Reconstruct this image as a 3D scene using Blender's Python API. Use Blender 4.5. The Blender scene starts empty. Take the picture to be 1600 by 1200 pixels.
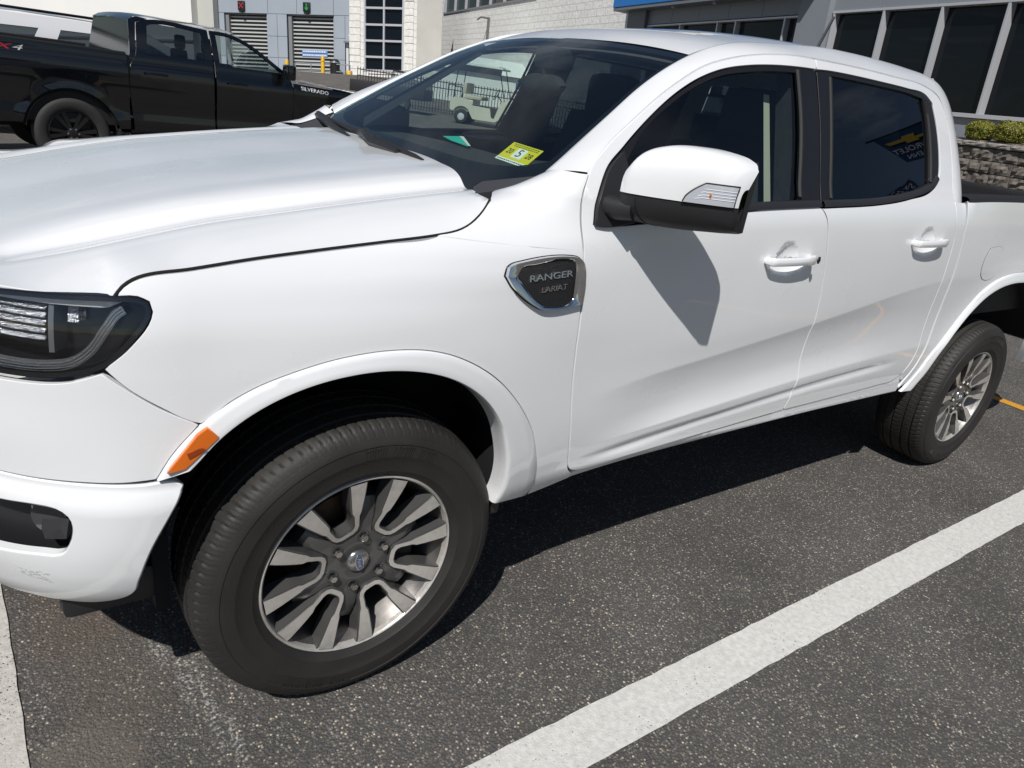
import bpy, bmesh, math, random
import numpy as np
from mathutils import Vector, Matrix
from mathutils.geometry import delaunay_2d_cdt
random.seed(7)
SC = bpy.context.scene
COL = SC.collection
R = math.radians

# ---------------------------------------------------------------- camera
cam_d = bpy.data.cameras.new("camera")
cam_d.sensor_width = 36.0
cam_d.lens = 1095.756 / 1600.0 * 36.0
cam_d.clip_start = 0.05
cam_d.clip_end = 2000.0
cam = bpy.data.objects.new("camera", cam_d)
COL.objects.link(cam)
_r, _u, _f = (0.81461, -0.56324, 0.13846), (0.11443, 0.39009, 0.91364), (0.5686, 0.72842, -0.38222)
M4 = Matrix(((_r[0], _u[0], -_f[0], -0.6108), (_r[1], _u[1], -_f[1], -1.2568), (_r[2], _u[2], -_f[2], 1.4703), (0, 0, 0, 1)))
cam.matrix_world = M4
SC.camera = cam

# ---------------------------------------------------------------- sky, sun, exposure
SUN_TRAVEL = Vector((0.62, 0.50, -1.0)).normalized()
w = bpy.data.worlds.new("World")
SC.world = w
w.use_nodes = True
nt = w.node_tree
nt.nodes.clear()
wo = nt.nodes.new("ShaderNodeOutputWorld")
bg = nt.nodes.new("ShaderNodeBackground")
sky = nt.nodes.new("ShaderNodeTexSky")
sky.sky_type = 'NISHITA'
sky.sun_disc = False
sky.sun_elevation = math.asin(-SUN_TRAVEL.z)
sky.sun_rotation = math.atan2(-SUN_TRAVEL.x, -SUN_TRAVEL.y) % (2 * math.pi)
sky.altitude = 50
sky.air_density = 1.0
sky.dust_density = 0.6
sky.ozone_density = 1.4
bg.inputs[1].default_value = 0.05
# scattered fair-weather clouds over the blue
tc = nt.nodes.new("ShaderNodeTexCoord")
sx = nt.nodes.new("ShaderNodeSeparateXYZ")
nt.links.new(tc.outputs["Generated"], sx.inputs[0])
mz = nt.nodes.new("ShaderNodeMath"); mz.operation = 'MAXIMUM'; mz.inputs[1].default_value = 0.05
nt.links.new(sx.outputs[2], mz.inputs[0])
dv = nt.nodes.new("ShaderNodeVectorMath"); dv.operation = 'DIVIDE'
cb = nt.nodes.new("ShaderNodeCombineXYZ")
for k in range(3): nt.links.new(mz.outputs[0], cb.inputs[k])
nt.links.new(tc.outputs["Generated"], dv.inputs[0]); nt.links.new(cb.outputs[0], dv.inputs[1])
cn = nt.nodes.new("ShaderNodeTexNoise"); cn.inputs["Scale"].default_value = 0.9; cn.inputs["Detail"].default_value = 7; cn.inputs["Roughness"].default_value = 0.55
nt.links.new(dv.outputs[0], cn.inputs["Vector"])
cr = nt.nodes.new("ShaderNodeValToRGB")
cr.color_ramp.elements[0].position = 0.56; cr.color_ramp.elements[0].color = (0, 0, 0, 1)
cr.color_ramp.elements[1].position = 0.74; cr.color_ramp.elements[1].color = (0.5, 0.5, 0.5, 1)
nt.links.new(cn.outputs["Fac"], cr.inputs[0])
mx = nt.nodes.new("ShaderNodeMix"); mx.data_type = 'RGBA'
nt.links.new(cr.outputs[0], mx.inputs[0])
nt.links.new(sky.outputs[0], mx.inputs[6])
mx.inputs[7].default_value = (11.0, 11.3, 11.8, 1)
nt.links.new(mx.outputs[2], bg.inputs[0])
nt.links.new(bg.outputs[0], wo.inputs[0])

sl = bpy.data.lights.new("sun", 'SUN')
sl.energy = 4.4
sl.angle = R(0.53)
sl.color = (1.0, 0.968, 0.925)
so = bpy.data.objects.new("sun", sl)
COL.objects.link(so)
so.rotation_euler = SUN_TRAVEL.to_track_quat('-Z', 'Y').to_euler()
so.location = (-6, -5, 10)

SC.view_settings.view_transform = 'Standard'
SC.view_settings.look = 'None'
SC.view_settings.gamma = 1.0
SC.view_settings.exposure = 0.0
SC.view_settings.use_curve_mapping = False
SC.render.engine = 'CYCLES'
SC.cycles.max_bounces = 10
SC.cycles.transparent_max_bounces = 16
SC.cycles.caustics_reflective = False
SC.cycles.caustics_refractive = False
SC.cycles.use_denoising = True

# ---------------------------------------------------------------- materials
MATS = {}
def _p(m): return m.node_tree.nodes["Principled BSDF"]
def mat(name, col, rough=0.5, metal=0.0, coat=0.0, spec=0.5, var=0.0, vscale=20.0, bump=0.0, bscale=80.0, coatr=0.03, detail=5):
    if name in MATS: return MATS[name]
    m = bpy.data.materials.new(name); m.use_nodes = True
    t = m.node_tree; b = _p(m)
    b.inputs["Base Color"].default_value = (*col, 1); b.inputs["Roughness"].default_value = rough
    b.inputs["Metallic"].default_value = metal; b.inputs["Coat Weight"].default_value = coat
    b.inputs["Coat Roughness"].default_value = coatr; b.inputs["Specular IOR Level"].default_value = spec
    if var or bump:
        tcn = t.nodes.new("ShaderNodeTexCoord")
    if var:
        n = t.nodes.new("ShaderNodeTexNoise"); n.inputs["Scale"].default_value = vscale; n.inputs["Detail"].default_value = detail
        t.links.new(tcn.outputs["Object"], n.inputs["Vector"])
        mr = t.nodes.new("ShaderNodeMapRange")
        mr.inputs[1].default_value = 0.3; mr.inputs[2].default_value = 0.7
        mr.inputs[3].default_value = 1 - var; mr.inputs[4].default_value = 1 + var
        t.links.new(n.outputs["Fac"], mr.inputs[0])
        mm = t.nodes.new("ShaderNodeVectorMath"); mm.operation = 'SCALE'
        mm.inputs[0].default_value = col
        t.links.new(mr.outputs[0], mm.inputs["Scale"])
        t.links.new(mm.outputs[0], b.inputs["Base Color"])
        rr = t.nodes.new("ShaderNodeMapRange"); rr.inputs[1].default_value = 0.3; rr.inputs[2].default_value = 0.7
        rr.inputs[3].default_value = max(0, rough - 0.06); rr.inputs[4].default_value = min(1, rough + 0.06)
        t.links.new(n.outputs["Fac"], rr.inputs[0]); t.links.new(rr.outputs[0], b.inputs["Roughness"])
    if bump:
        n2 = t.nodes.new("ShaderNodeTexNoise"); n2.inputs["Scale"].default_value = bscale; n2.inputs["Detail"].default_value = 4
        t.links.new(tcn.outputs["Object"], n2.inputs["Vector"])
        bp = t.nodes.new("ShaderNodeBump"); bp.inputs["Strength"].default_value = bump; bp.inputs["Distance"].default_value = 0.01
        t.links.new(n2.outputs["Fac"], bp.inputs["Height"]); t.links.new(bp.outputs[0], b.inputs["Normal"])
    MATS[name] = m
    return m
def glass(name, tint, ior=1.52, rough=0.0, refl=1.0):
    """thin sheet glass: tinted transmission plus a fresnel reflection"""
    if name in MATS: return MATS[name]
    m = bpy.data.materials.new(name); m.use_nodes = True
    t = m.node_tree; t.nodes.clear()
    o = t.nodes.new("ShaderNodeOutputMaterial"); tr = t.nodes.new("ShaderNodeBsdfTransparent")
    gl = t.nodes.new("ShaderNodeBsdfGlossy"); mxs = t.nodes.new("ShaderNodeMixShader"); fr = t.nodes.new("ShaderNodeLayerWeight"); fr.inputs["Blend"].default_value = 0.5
    tr.inputs[0].default_value = (*tint, 1)
    gl.inputs["Roughness"].default_value = rough; gl.inputs["Color"].default_value = (refl, refl, refl, 1)
    # Schlick reflectance of both faces of the sheet, the same from either side
    r0 = 2 * ((ior - 1) / (ior + 1)) ** 2
    pw = t.nodes.new("ShaderNodeMath"); pw.operation = 'POWER'; pw.inputs[1].default_value = 5.0
    ad = t.nodes.new("ShaderNodeMath"); ad.operation = 'MULTIPLY_ADD'; ad.inputs[1].default_value = 1 - r0; ad.inputs[2].default_value = r0
    t.links.new(fr.outputs["Facing"], pw.inputs[0]); t.links.new(pw.outputs[0], ad.inputs[0])
    t.links.new(ad.outputs[0], mxs.inputs[0]); t.links.new(tr.outputs[0], mxs.inputs[1]); t.links.new(gl.outputs[0], mxs.inputs[2])
    t.links.new(mxs.outputs[0], o.inputs[0])
    MATS[name] = m
    return m
WHITE = mat("white_paint", (0.81, 0.822, 0.835), 0.30, coat=1.0, var=0.012, vscale=3.0, coatr=0.015)
_p(WHITE).inputs["Coat IOR"].default_value = 1.62
BLACKPL = mat("black_plastic", (0.018, 0.018, 0.02), 0.48, bump=0.05, bscale=900)
GLOSSBLK = mat("gloss_black", (0.006, 0.006, 0.008), 0.12)
TRIM = mat("window_trim", (0.012, 0.012, 0.014), 0.28)
RUBBER = mat("rubber_seal", (0.012, 0.012, 0.012), 0.7)
DARK = mat("dark_inner", (0.008, 0.008, 0.009), 0.9)
CHROME = mat("chrome", (0.82, 0.83, 0.85), 0.06, metal=1.0)
MACH = mat("machined_alloy", (0.60, 0.57, 0.53), 0.34, metal=0.5, var=0.10, vscale=60)
GREYALLOY = mat("painted_alloy", (0.085, 0.083, 0.082), 0.34, metal=0.3, coat=0.5)
WSGLASS = glass("windshield_glass", (0.82, 0.92, 0.89))
TINTGLASS = glass("side_glass", (0.78, 0.86, 0.84))
PRIVGLASS = glass("privacy_glass", (0.06, 0.075, 0.085))
LENS = glass("clear_lens", (0.92, 0.94, 0.95), ior=1.45)

# ---------------------------------------------------------------- mesh helpers
def obj(name, verts, faces, m=None, parent=None, smooth=True, normals=None, loc=None, sharp=None):
    me = bpy.data.meshes.new(name)
    me.from_pydata([tuple(map(float, v)) for v in verts], [], [tuple(map(int, f)) for f in faces])
    me.update()
    if m is not None: me.materials.append(m)
    if smooth:
        me.polygons.foreach_set("use_smooth", [True] * len(me.polygons))
        if sharp is not None and normals is None:
            me.set_sharp_from_angle(angle=R(sharp))
    if normals is not None:
        me.normals_split_custom_set_from_vertices([tuple(map(float, n)) for n in normals])
    return link(name, me, parent, loc)
def link(name, me, parent=None, loc=None):
    o = bpy.data.objects.new(name, me)
    COL.objects.link(o)
    if loc is not None: o.location = loc
    if parent is not None: setpar(o, parent)
    return o
def wmat(o):
    mm = Matrix.LocRotScale(o.location, o.rotation_euler, o.scale)
    return wmat(o.parent) @ o.matrix_parent_inverse @ mm if o.parent else mm
def setpar(o, parent):
    o.parent = parent
    o.matrix_parent_inverse = wmat(parent).inverted()
def thing(name, label, cat, loc=(0, 0, 0), rotz=0.0, group=None):
    o = bpy.data.objects.new(name, None); COL.objects.link(o)
    o.empty_display_size = 0.2
    o.location = loc; o.rotation_euler = (0, 0, rotz)
    o["label"] = label; o["category"] = cat
    if group: o["group"] = group
    return o
def tag(o, label, cat, group=None):
    o["label"] = label; o["category"] = cat
    if group: o["group"] = group
    return o
def struct(o):
    o["kind"] = "structure"; return o
def empty(name, parent, loc=(0, 0, 0)):
    o = bpy.data.objects.new(name, None); COL.objects.link(o); o.empty_display_size = 0.1
    o.location = loc
    setpar(o, parent); return o
def copy_tree(o, parent=None):
    c = o.copy(); COL.objects.link(c)
    if parent is not None: c.parent = parent
    for ch in o.children: copy_tree(ch, c)
    return c
class MB:
    """collects simple solids into one mesh"""
    def __init__(s, fn=None): s.v = []; s.f = []; s.fn = fn
    def add(s, v, f):
        b = len(s.v)
        s.v += [tuple(x) for x in v]; s.f += [tuple(i + b for i in q) for q in f]; return s
    def box(s, a, b, bev=0.0):
        x0, y0, z0 = a; x1, y1, z1 = b
        if bev <= 0:
            v = [(x0,y0,z0),(x1,y0,z0),(x1,y1,z0),(x0,y1,z0),(x0,y0,z1),(x1,y0,z1),(x1,y1,z1),(x0,y1,z1)]
            return s.add(v, [(0,3,2,1),(4,5,6,7),(0,1,5,4),(1,2,6,5),(2,3,7,6),(3,0,4,7)])
        bm = bmesh.new(); bmesh.ops.create_cube(bm, size=1)
        for q in bm.verts: q.co = Vector(((x0+x1)/2+q.co.x*(x1-x0), (y0+y1)/2+q.co.y*(y1-y0), (z0+z1)/2+q.co.z*(z1-z0)))
        bmesh.ops.bevel(bm, geom=bm.edges[:], offset=bev, segments=2, affect='EDGES', profile=0.6)
        s.bm(bm); return s
    def bm(s, bm):
        bm.verts.index_update()
        s.add([q.co[:] for q in bm.verts], [[q.index for q in f.verts] for f in bm.faces]); bm.free()
    def tube(s, pts, rad, n=8, cap=True):
        pts = [Vector(q) for q in pts]; rings = []; N = len(pts)
        rr = rad if hasattr(rad, '__len__') else [rad] * N
        prev = None
        for i, q in enumerate(pts):
            t = (pts[min(i+1, N-1)] - pts[max(i-1, 0)]).normalized()
            if prev is None:
                a = t.orthogonal().normalized()
            else:
                a = (prev - t * prev.dot(t)).normalized()
            prev = a; b = t.cross(a)
            rings.append([q + (a*math.cos(2*math.pi*k/n) + b*math.sin(2*math.pi*k/n)) * rr[i] for k in range(n)])
        v = [x for r_ in rings for x in r_]; f = []
        for i in range(N-1):
            for k in range(n):
                f.append((i*n+k, i*n+(k+1)%n, (i+1)*n+(k+1)%n, (i+1)*n+k))
        if cap: f.append(tuple(range(n-1, -1, -1))); f.append(tuple((N-1)*n+k for k in range(n)))
        return s.add(v, f)
    def lathe(s, prof, axis='z', n=24, o=(0, 0, 0), closed=False):
        v = []; f = []
        for (r_, h) in prof:
            for k in range(n):
                a = 2*math.pi*k/n; c, d = r_*math.cos(a), r_*math.sin(a)
                v.append({'z': (c, d, h), 'y': (c, h, d), 'x': (h, c, d)}[axis])
        v = [(q[0]+o[0], q[1]+o[1], q[2]+o[2]) for q in v]
        for i in range(len(prof)-1):
            for k in range(n):
                q = (i*n+k, i*n+(k+1)%n, (i+1)*n+(k+1)%n, (i+1)*n+k)
                f.append(q if axis != 'y' else q[::-1])
        return s.add(v, f)
    def prism(s, poly, d, frame=None):
        """poly of 2d points, extruded by d; frame(a,b,c)->xyz"""
        fr = frame or (lambda a, b, c: (a, b, c))
        n = len(poly)
        v = [fr(a, b, 0) for a, b in poly] + [fr(a, b, d) for a, b in poly]
        f = [tuple(range(n-1, -1, -1)), tuple(range(n, 2*n))] + [(i, (i+1) % n, n+(i+1) % n, n+i) for i in range(n)]
        return s.add(v, f)
    def grid(s, P):
        """P[i][j] points"""
        a = len(P); b = len(P[0])
        return s.add([q for r_ in P for q in r_], [(i*b+j, (i+1)*b+j, (i+1)*b+j+1, i*b+j+1) for i in range(a-1) for j in range(b-1)])
    def build(s, name, m, parent=None, smooth=True, sharp=35, loc=None):
        v = [s.fn(*q) for q in s.v] if s.fn else s.v
        return obj(name, v, s.f, m, parent, smooth, sharp=sharp, loc=loc)
def text_data(body, size=1.0, ext=0.0, wide=1.0, shear=0.0):
    cu = bpy.data.curves.new("lettering", 'FONT'); cu.body = body; cu.size = size; cu.extrude = ext
    cu.align_x = 'CENTER'; cu.align_y = 'CENTER'; cu.resolution_u = 3; cu.shear = shear
    o = bpy.data.objects.new("lettering", cu); COL.objects.link(o)
    dg = bpy.context.evaluated_depsgraph_get()
    me = bpy.data.meshes.new_from_object(o.evaluated_get(dg))
    v = [(q.co.x*wide, q.co.y, q.co.z) for q in me.vertices]; f = [tuple(q.vertices) for q in me.polygons]
    bpy.data.objects.remove(o); bpy.data.curves.remove(cu); bpy.data.meshes.remove(me)
    return v, f
def text_on(name, body, size, frame, m, parent, ext=0.001, wide=1.0, shear=0.0):
    v, f = text_data(body, size, ext, wide, shear)
    return obj(name, [frame(*q) for q in v], f, m, parent, smooth=False)

# ---------------------------------------------------------------- numeric helpers
def arr(x): return np.asarray(x, float)
def inside(poly, P):
    poly = arr(poly); x, y = P[:, 0], P[:, 1]; c = np.zeros(len(P), bool); n = len(poly); j = n - 1
    for i in range(n):
        xi, yi = poly[i]; xj, yj = poly[j]
        if yi != yj:
            k = ((yi > y) != (yj > y)) & (x < (xj - xi) * (y - yi) / (yj - yi) + xi); c ^= k
        j = i
    return c
def area(poly):
    p = arr(poly); q = np.roll(p, -1, 0); return 0.5 * np.sum(p[:, 0] * q[:, 1] - q[:, 0] * p[:, 1])
def resample(pts, h, closed=False, smooth=True):
    """resample polyline at spacing h; rounded by Catmull-Rom where the turn is gentle"""
    p = [arr(q) for q in pts]
    if closed: p = p + [p[0]]
    out = []
    n = len(p)
    for i in range(n - 1):
        a, b = p[i], p[i + 1]
        L = np.linalg.norm(b - a)
        if L < 1e-9: continue
        def nb(k, base, oth):
            if closed: q = p[k % (n - 1)]
            elif 0 <= k < n: q = p[k]
            else: return None
            return q
        a0 = nb(i - 1, a, b); b1 = nb(i + 2, a, b)
        def tang(prev, cur, nxt):
            if prev is None: return nxt - cur
            u, v = cur - prev, nxt - cur
            lu, lv = np.linalg.norm(u), np.linalg.norm(v)
            if lu < 1e-9 or lv < 1e-9: return v
            if np.dot(u, v) / (lu * lv) < 0.62: return None
            return (u / lu + v / lv) / 2
        ta = tang(a0, a, b); tb = tang(None if b1 is None else -(b1 - 2 * b) * 0 + a, b, b1) if b1 is not None else (b - a)
        d = (b - a) / L
        ta = d if (ta is None or not smooth) else ta / (np.linalg.norm(ta) + 1e-12)
        tb = d if (tb is None or not smooth) else tb / (np.linalg.norm(tb) + 1e-12)
        k = max(1, int(round(L / h)))
        for j in range(k):
            t = j / k
            out.append((2*t**3-3*t**2+1)*a + (t**3-2*t**2+t)*L*ta + (-2*t**3+3*t**2)*b + (t**3-t**2)*L*tb)
    if not closed: out.append(p[-1])
    return np.array(out)
def inset(poly, d):
    """move a closed polygon inwards by d"""
    p = arr(poly); s = 1 if area(p) > 0 else -1
    a = np.roll(p, 1, 0); b = np.roll(p, -1, 0)
    e1 = p - a; e2 = b - p
    e1 /= np.linalg.norm(e1, axis=1)[:, None] + 1e-12; e2 /= np.linalg.norm(e2, axis=1)[:, None] + 1e-12
    n1 = np.stack([-e1[:, 1], e1[:, 0]], 1) * s; n2 = np.stack([-e2[:, 1], e2[:, 0]], 1) * s
    m = n1 + n2; l = np.sum(m * m, 1) / 2
    m = m / np.maximum(l, 0.35)[:, None]
    return p + m * d
def surf_normals(fn, P, e=1e-3):
    u, v = P[:, 0], P[:, 1]
    du = fn(u + e, v) - fn(u - e, v); dv = fn(u, v + e) - fn(u, v - e)
    n = np.cross(du, dv); n /= np.linalg.norm(n, axis=1)[:, None] + 1e-12
    return n
def tri_fill(outline, h, holes=(), extra=None, rows=None):
    outline = arr(outline)
    lo, hi = outline.min(0), outline.max(0)
    xs = np.arange(lo[0] + h*0.37, hi[0], h); ys = np.arange(lo[1] + h*0.37, hi[1], h)
    if rows is not None: ys = np.array([q for q in rows if lo[1] < q < hi[1]])
    g = np.array([(x + (0.5*h if j % 2 else 0), y) for j, y in enumerate(ys) for x in xs])
    if extra is not None and len(extra): g = np.vstack([g.reshape(-1, 2), arr(extra)])
    loops = [outline] + [arr(q) for q in holes]
    if len(g):
        ok = inside(outline, g)
        for q in loops[1:]: ok &= ~inside(q, g)
        g = g[ok]
    B = np.vstack(loops)
    if len(g):
        keep = np.ones(len(g), bool)
        for k in range(0, len(B), 200):
            d = np.min(np.hypot(g[:, None, 0] - B[None, k:k+200, 0], g[:, None, 1] - B[None, k:k+200, 1]), 1)
            keep &= d > h * 0.45
        g = g[keep]
    pts = np.vstack([B, g]) if len(g) else B
    ed = []; s = 0
    for q in loops:
        n = len(q); ed += [(s + i, s + (i + 1) % n) for i in range(n)]; s += n
    res = delaunay_2d_cdt([Vector((float(a), float(b))) for a, b in pts], ed, [], 0, 1e-7)
    V = np.array([tuple(q) for q in res[0]]); F = np.array([tuple(q) for q in res[2] if len(q) == 3])
    c = V[F].mean(1)
    ok = inside(outline, c)
    for q in loops[1:]: ok &= ~inside(q, c)
    F = F[ok]
    a = V[F]
    ar = (a[:, 1, 0]-a[:, 0, 0])*(a[:, 2, 1]-a[:, 0, 1])-(a[:, 1, 1]-a[:, 0, 1])*(a[:, 2, 0]-a[:, 0, 0])
    F = F[np.abs(ar) > 1e-12]; ar = ar[np.abs(ar) > 1e-12]
    F[ar < 0] = F[ar < 0][:, ::-1]
    return V, F, loops
def panel(name, outline, fn, m, parent, h=0.03, holes=(), depth=0.014, lip=0.0016, gap=0.0, flip=False, extra=None, res=None, smooth=True, post=None, rows=None, inv=None):
    """sheet-metal panel: a fine mesh over outline (in the surface's own u,v), with a rolled edge turned inwards.
    fn(u,v)->xyz; normals point along du x dv (flip to reverse)."""
    ol = resample(outline, res or h*0.6, True, smooth)
    if gap: ol = inset(ol, gap)
    hs = [resample(q, res or h*0.6, True, smooth) for q in holes]
    if inv is not None:                       # outline is given in (u, z); the surface is gridded in (u, v)
        ol = np.stack([ol[:, 0], inv(ol[:, 0], ol[:, 1])], 1)
        if extra is not None and len(extra): extra = np.stack([arr(extra)[:, 0], inv(arr(extra)[:, 0], arr(extra)[:, 1])], 1)
    V, F, loops = tri_fill(ol, h, hs, extra, rows)
    P = fn(V[:, 0], V[:, 1]); N = surf_normals(fn, V)
    sg = -1.0 if flip else 1.0
    N = N * sg
    verts = [P]; norms = [N]; faces = [F if not flip else F[:, ::-1]]
    base = len(P)
    for li, L in enumerate(loops):
        if depth <= 0: break
        L = L if (area(L) > 0) == (li == 0) else L[::-1]
        n = len(L)
        p0 = fn(L[:, 0], L[:, 1]); n0 = surf_normals(fn, L) * sg
        t = np.roll(p0, -1, 0) - np.roll(p0, 1, 0); t /= np.linalg.norm(t, axis=1)[:, None] + 1e-12
        o = np.cross(t, n0) * (sg)
        if li > 0 or True:
            pass
        o /= np.linalg.norm(o, axis=1)[:, None] + 1e-12
        r1 = p0 + o * lip - n0 * lip; r2 = p0 + o * lip - n0 * depth
        nm = n0 + o; nm /= np.linalg.norm(nm, axis=1)[:, None]
        verts += [p0, r1, r2]; norms += [n0, o, o]
        i = np.arange(n); j = (i + 1) % n
        q1 = np.stack([base + i, base + n + i, base + n + j, base + j], 1)
        q2 = np.stack([base + n + i, base + 2*n + i, base + 2*n + j, base + n + j], 1)
        if flip: q1 = q1[:, ::-1]; q2 = q2[:, ::-1]
        faces += [q1, q2]
        base += 3 * n
    verts = np.vstack(verts); norms = np.vstack(norms)
    if post is not None: verts = post(verts)
    return obj(name, verts, [tuple(q) for f in faces for q in f], m, parent, True, normals=norms)
def mirror_copy(o, yc, parent=None, name=None):
    """left-right mirror image of a part about the plane y = yc"""
    me = o.data
    W = wmat(o)
    v = [W @ q.co for q in me.vertices]; v = [(q.x, 2*yc - q.y, q.z) for q in v]
    f = [tuple(q.vertices)[::-1] for q in me.polygons]
    nn = obj(name or o.name.split('.')[0], v, f, me.materials[0] if me.materials else None, parent or o.parent, True, sharp=40)
    return nn
YC=0.892
U0=-0.36; UL=0.78
_B=np.array([[U0,0.0],[U0-0.26,0.0],[-0.87,0.20],[-0.90,YC]])
def plan(u):
    u=np.asarray(u,float)
    t=np.clip((U0-u)/UL,0,1)[...,None]
    P=_B
    q=(1-t)**3*P[0]+3*(1-t)**2*t*P[1]+3*(1-t)*t*t*P[2]+t**3*P[3]
    d=3*(1-t)**2*(P[1]-P[0])+6*(1-t)*t*(P[2]-P[1])+3*t*t*(P[3]-P[2])
    d=-d/UL                      # derivative wrt u
    x=np.where(u>=U0,u,q[...,0]); y=np.where(u>=U0,0.0,q[...,1])
    tx=np.where(u>=U0,1.0,d[...,0]); ty=np.where(u>=U0,0.0,d[...,1])
    l=np.hypot(tx,ty)
    return x,y,ty/l,-tx/l        # point, outward normal (ty,-tx): for tangent (1,0) -> (0,-1)
def pchip(X,Y,x,axis_slopes=None):
    X=np.asarray(X,float);Y=np.asarray(Y,float)
    h=np.diff(X);d=np.diff(Y,axis=0)/h.reshape((-1,)+(1,)*(Y.ndim-1))
    m=np.zeros_like(Y)
    m[0]=d[0];m[-1]=d[-1]
    if len(X)>2:
        w=(h[:-1]/(h[:-1]+h[1:])).reshape((-1,)+(1,)*(Y.ndim-1))
        m[1:-1]=d[:-1]*(1-w)+d[1:]*w
    x=np.clip(np.asarray(x,float),X[0],X[-1])
    i=np.clip(np.searchsorted(X,x,side='right')-1,0,len(X)-2)
    hh=h[i];t=(x-X[i])/hh
    sh=(slice(None),)*0
    if Y.ndim==2: t=t[...,None];hh=hh[...,None]
    return (2*t**3-3*t**2+1)*Y[i]+(t**3-2*t**2+t)*hh*m[i]+(-2*t**3+3*t**2)*Y[i+1]+(t**3-t**2)*hh*m[i+1]
def sst(a,b,x):
    t=np.clip((np.asarray(x,float)-a)/(b-a),0,1);return t*t*(3-2*t)
# body side offset tables: z knots per station (z relative to zshift), off = outward
ZK=np.array([0.40,0.46,0.50,0.54,0.60,0.66,0.72,0.80,0.86,0.94,1.02,1.10,1.16,1.20,1.24,1.28,1.32,1.36])
ST=[-1.2,-0.75,-0.45,-0.1,0.25,0.6,1.0,2.0,2.45,2.75,3.2,4.3]
OF=np.array([
 # nose
 [-.06,-.02,-.01,-.005,0,0,0,0,-.005,-.01,-.03,-.08,-.14,-.20,-.26,-.32,-.38,-.44],
 [-.05,-.015,-.006,0,0,0,0,0,-.004,-.008,-.022,-.06,-.11,-.17,-.23,-.29,-.35,-.41],
 [-.05,-.015,-.004,0,.004,.006,.006,.006,.006,.004,-.006,-.040,-.085,-.14,-.20,-.26,-.32,-.38],
 # fender
 [-.05,-.02,-.01,-.004,.0,.004,.008,.012,.014,.014,.006,-.022,-.070,-.125,-.19,-.26,-.33,-.40],
 [-.05,-.02,-.012,-.006,.0,.003,.006,.009,.011,.011,.006,-.008,-.040,-.090,-.16,-.24,-.31,-.38],
 [-.06,-.03,-.014,-.010,-.004,.0,.002,.004,.006,.008,.006,.000,-.010,-.022,-.036,-.055,-.072,-.092],
 # doors
 [-.07,-.045,-.016,-.012,-.002,.002,.003,.005,.008,.0085,.0065,.0025,-.003,-.009,-.018,-.033,-.050,-.068],
 [-.07,-.045,-.016,-.012,-.002,.002,.003,.005,.008,.0085,.0065,.0025,-.003,-.009,-.018,-.033,-.050,-.068],
 [-.07,-.045,-.016,-.012,-.002,.002,.004,.006,.008,.0085,.007,.003,-.002,-.008,-.017,-.032,-.050,-.068],
 # bed
 [-.06,-.03,-.012,-.006,.000,.006,.010,.012,.013,.013,.011,.006,.002,-.002,-.006,-.012,-.022,-.030],
 [-.06,-.03,-.012,-.004,.004,.010,.014,.018,.020,.020,.014,.006,.002,-.002,-.006,-.012,-.022,-.030],
 [-.06,-.03,-.012,-.006,.000,.004,.006,.008,.009,.009,.008,.004,.0,-.002,-.006,-.012,-.022,-.030],
])
def zshift(u):
    return 0.075*sst(0.4,2.6,u)
CZ=([.5,.66,.83,1.1,1.556,2.4,3.0],[.70,.737,.772,.809,.872,1.0,1.05])
RZ=([.5,.73,1.16,1.66,2.32,3.0],[.565,.581,.625,.671,.711,.73])
def scoop(u,z):
    """lower-door undercut: crease, concave hollow, ridge"""
    cz=pchip(*CZ,u);rz=pchip(*RZ,u)
    d=0.0125*sst(0.60,1.05,u)*(1-0.5*sst(1.9,2.42,u))
    t=(cz-z)/(cz-rz)                         # 0 at crease,1 at ridge
    tt=np.clip(t,0,1)
    s=np.where(tt<.6,1-(1-tt/.6)**2,1-((tt-.6)/.4)**2)
    s=np.where((t<=0)|(t>=1),0,s)
    led=0.006*np.exp(-((z-rz+0.048)/0.014)**2)*sst(.6,.9,u)*(1-sst(2.1,2.4,u))
    return d*s+led
def off(u,z):
    u,z=np.broadcast_arrays(np.asarray(u,float),np.asarray(z,float))
    shp=u.shape;u=u.ravel();z=z.ravel()
    zz=z-zshift(u)*sst(.5,.9,z)
    cols=pchip(ZK,OF.T,zz)                     # n x stations
    # interpolate across stations per point
    S=np.array(ST);n=len(u)
    h=np.diff(S);dd=np.diff(cols,axis=1)/h
    m=np.zeros_like(cols);m[:,0]=dd[:,0];m[:,-1]=dd[:,-1]
    w=h[:-1]/(h[:-1]+h[1:]);m[:,1:-1]=dd[:,:-1]*(1-w)+dd[:,1:]*w
    uu=np.clip(u,S[0],S[-1]);i=np.clip(np.searchsorted(S,uu,side='right')-1,0,len(S)-2)
    t=(uu-S[i])/h[i];k=np.arange(n)
    o=(2*t**3-3*t**2+1)*cols[k,i]+(t**3-2*t**2+t)*h[i]*m[k,i]+(-2*t**3+3*t**2)*cols[k,i+1]+(t**3-t**2)*h[i]*m[k,i+1]
    o=o-scoop(u,z)
    # blistered arches
    for cx,zc,A in ((0.0,.40,.016),(3.22,.42,.016)):
        r=np.hypot(u-cx,(z-zc))
        o=o+A*np.exp(-(np.maximum(r-0.50,0)/0.13)**2)*sst(.38,.60,z)*(1-sst(1.0,1.14,z))
    return o.reshape(shp)
def side(u,z,push=0.0):
    x,y,nx,ny=plan(u);o=off(u,z)+push
    return np.stack([x+nx*o,y+ny*o,z+0*x],-1)
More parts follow.
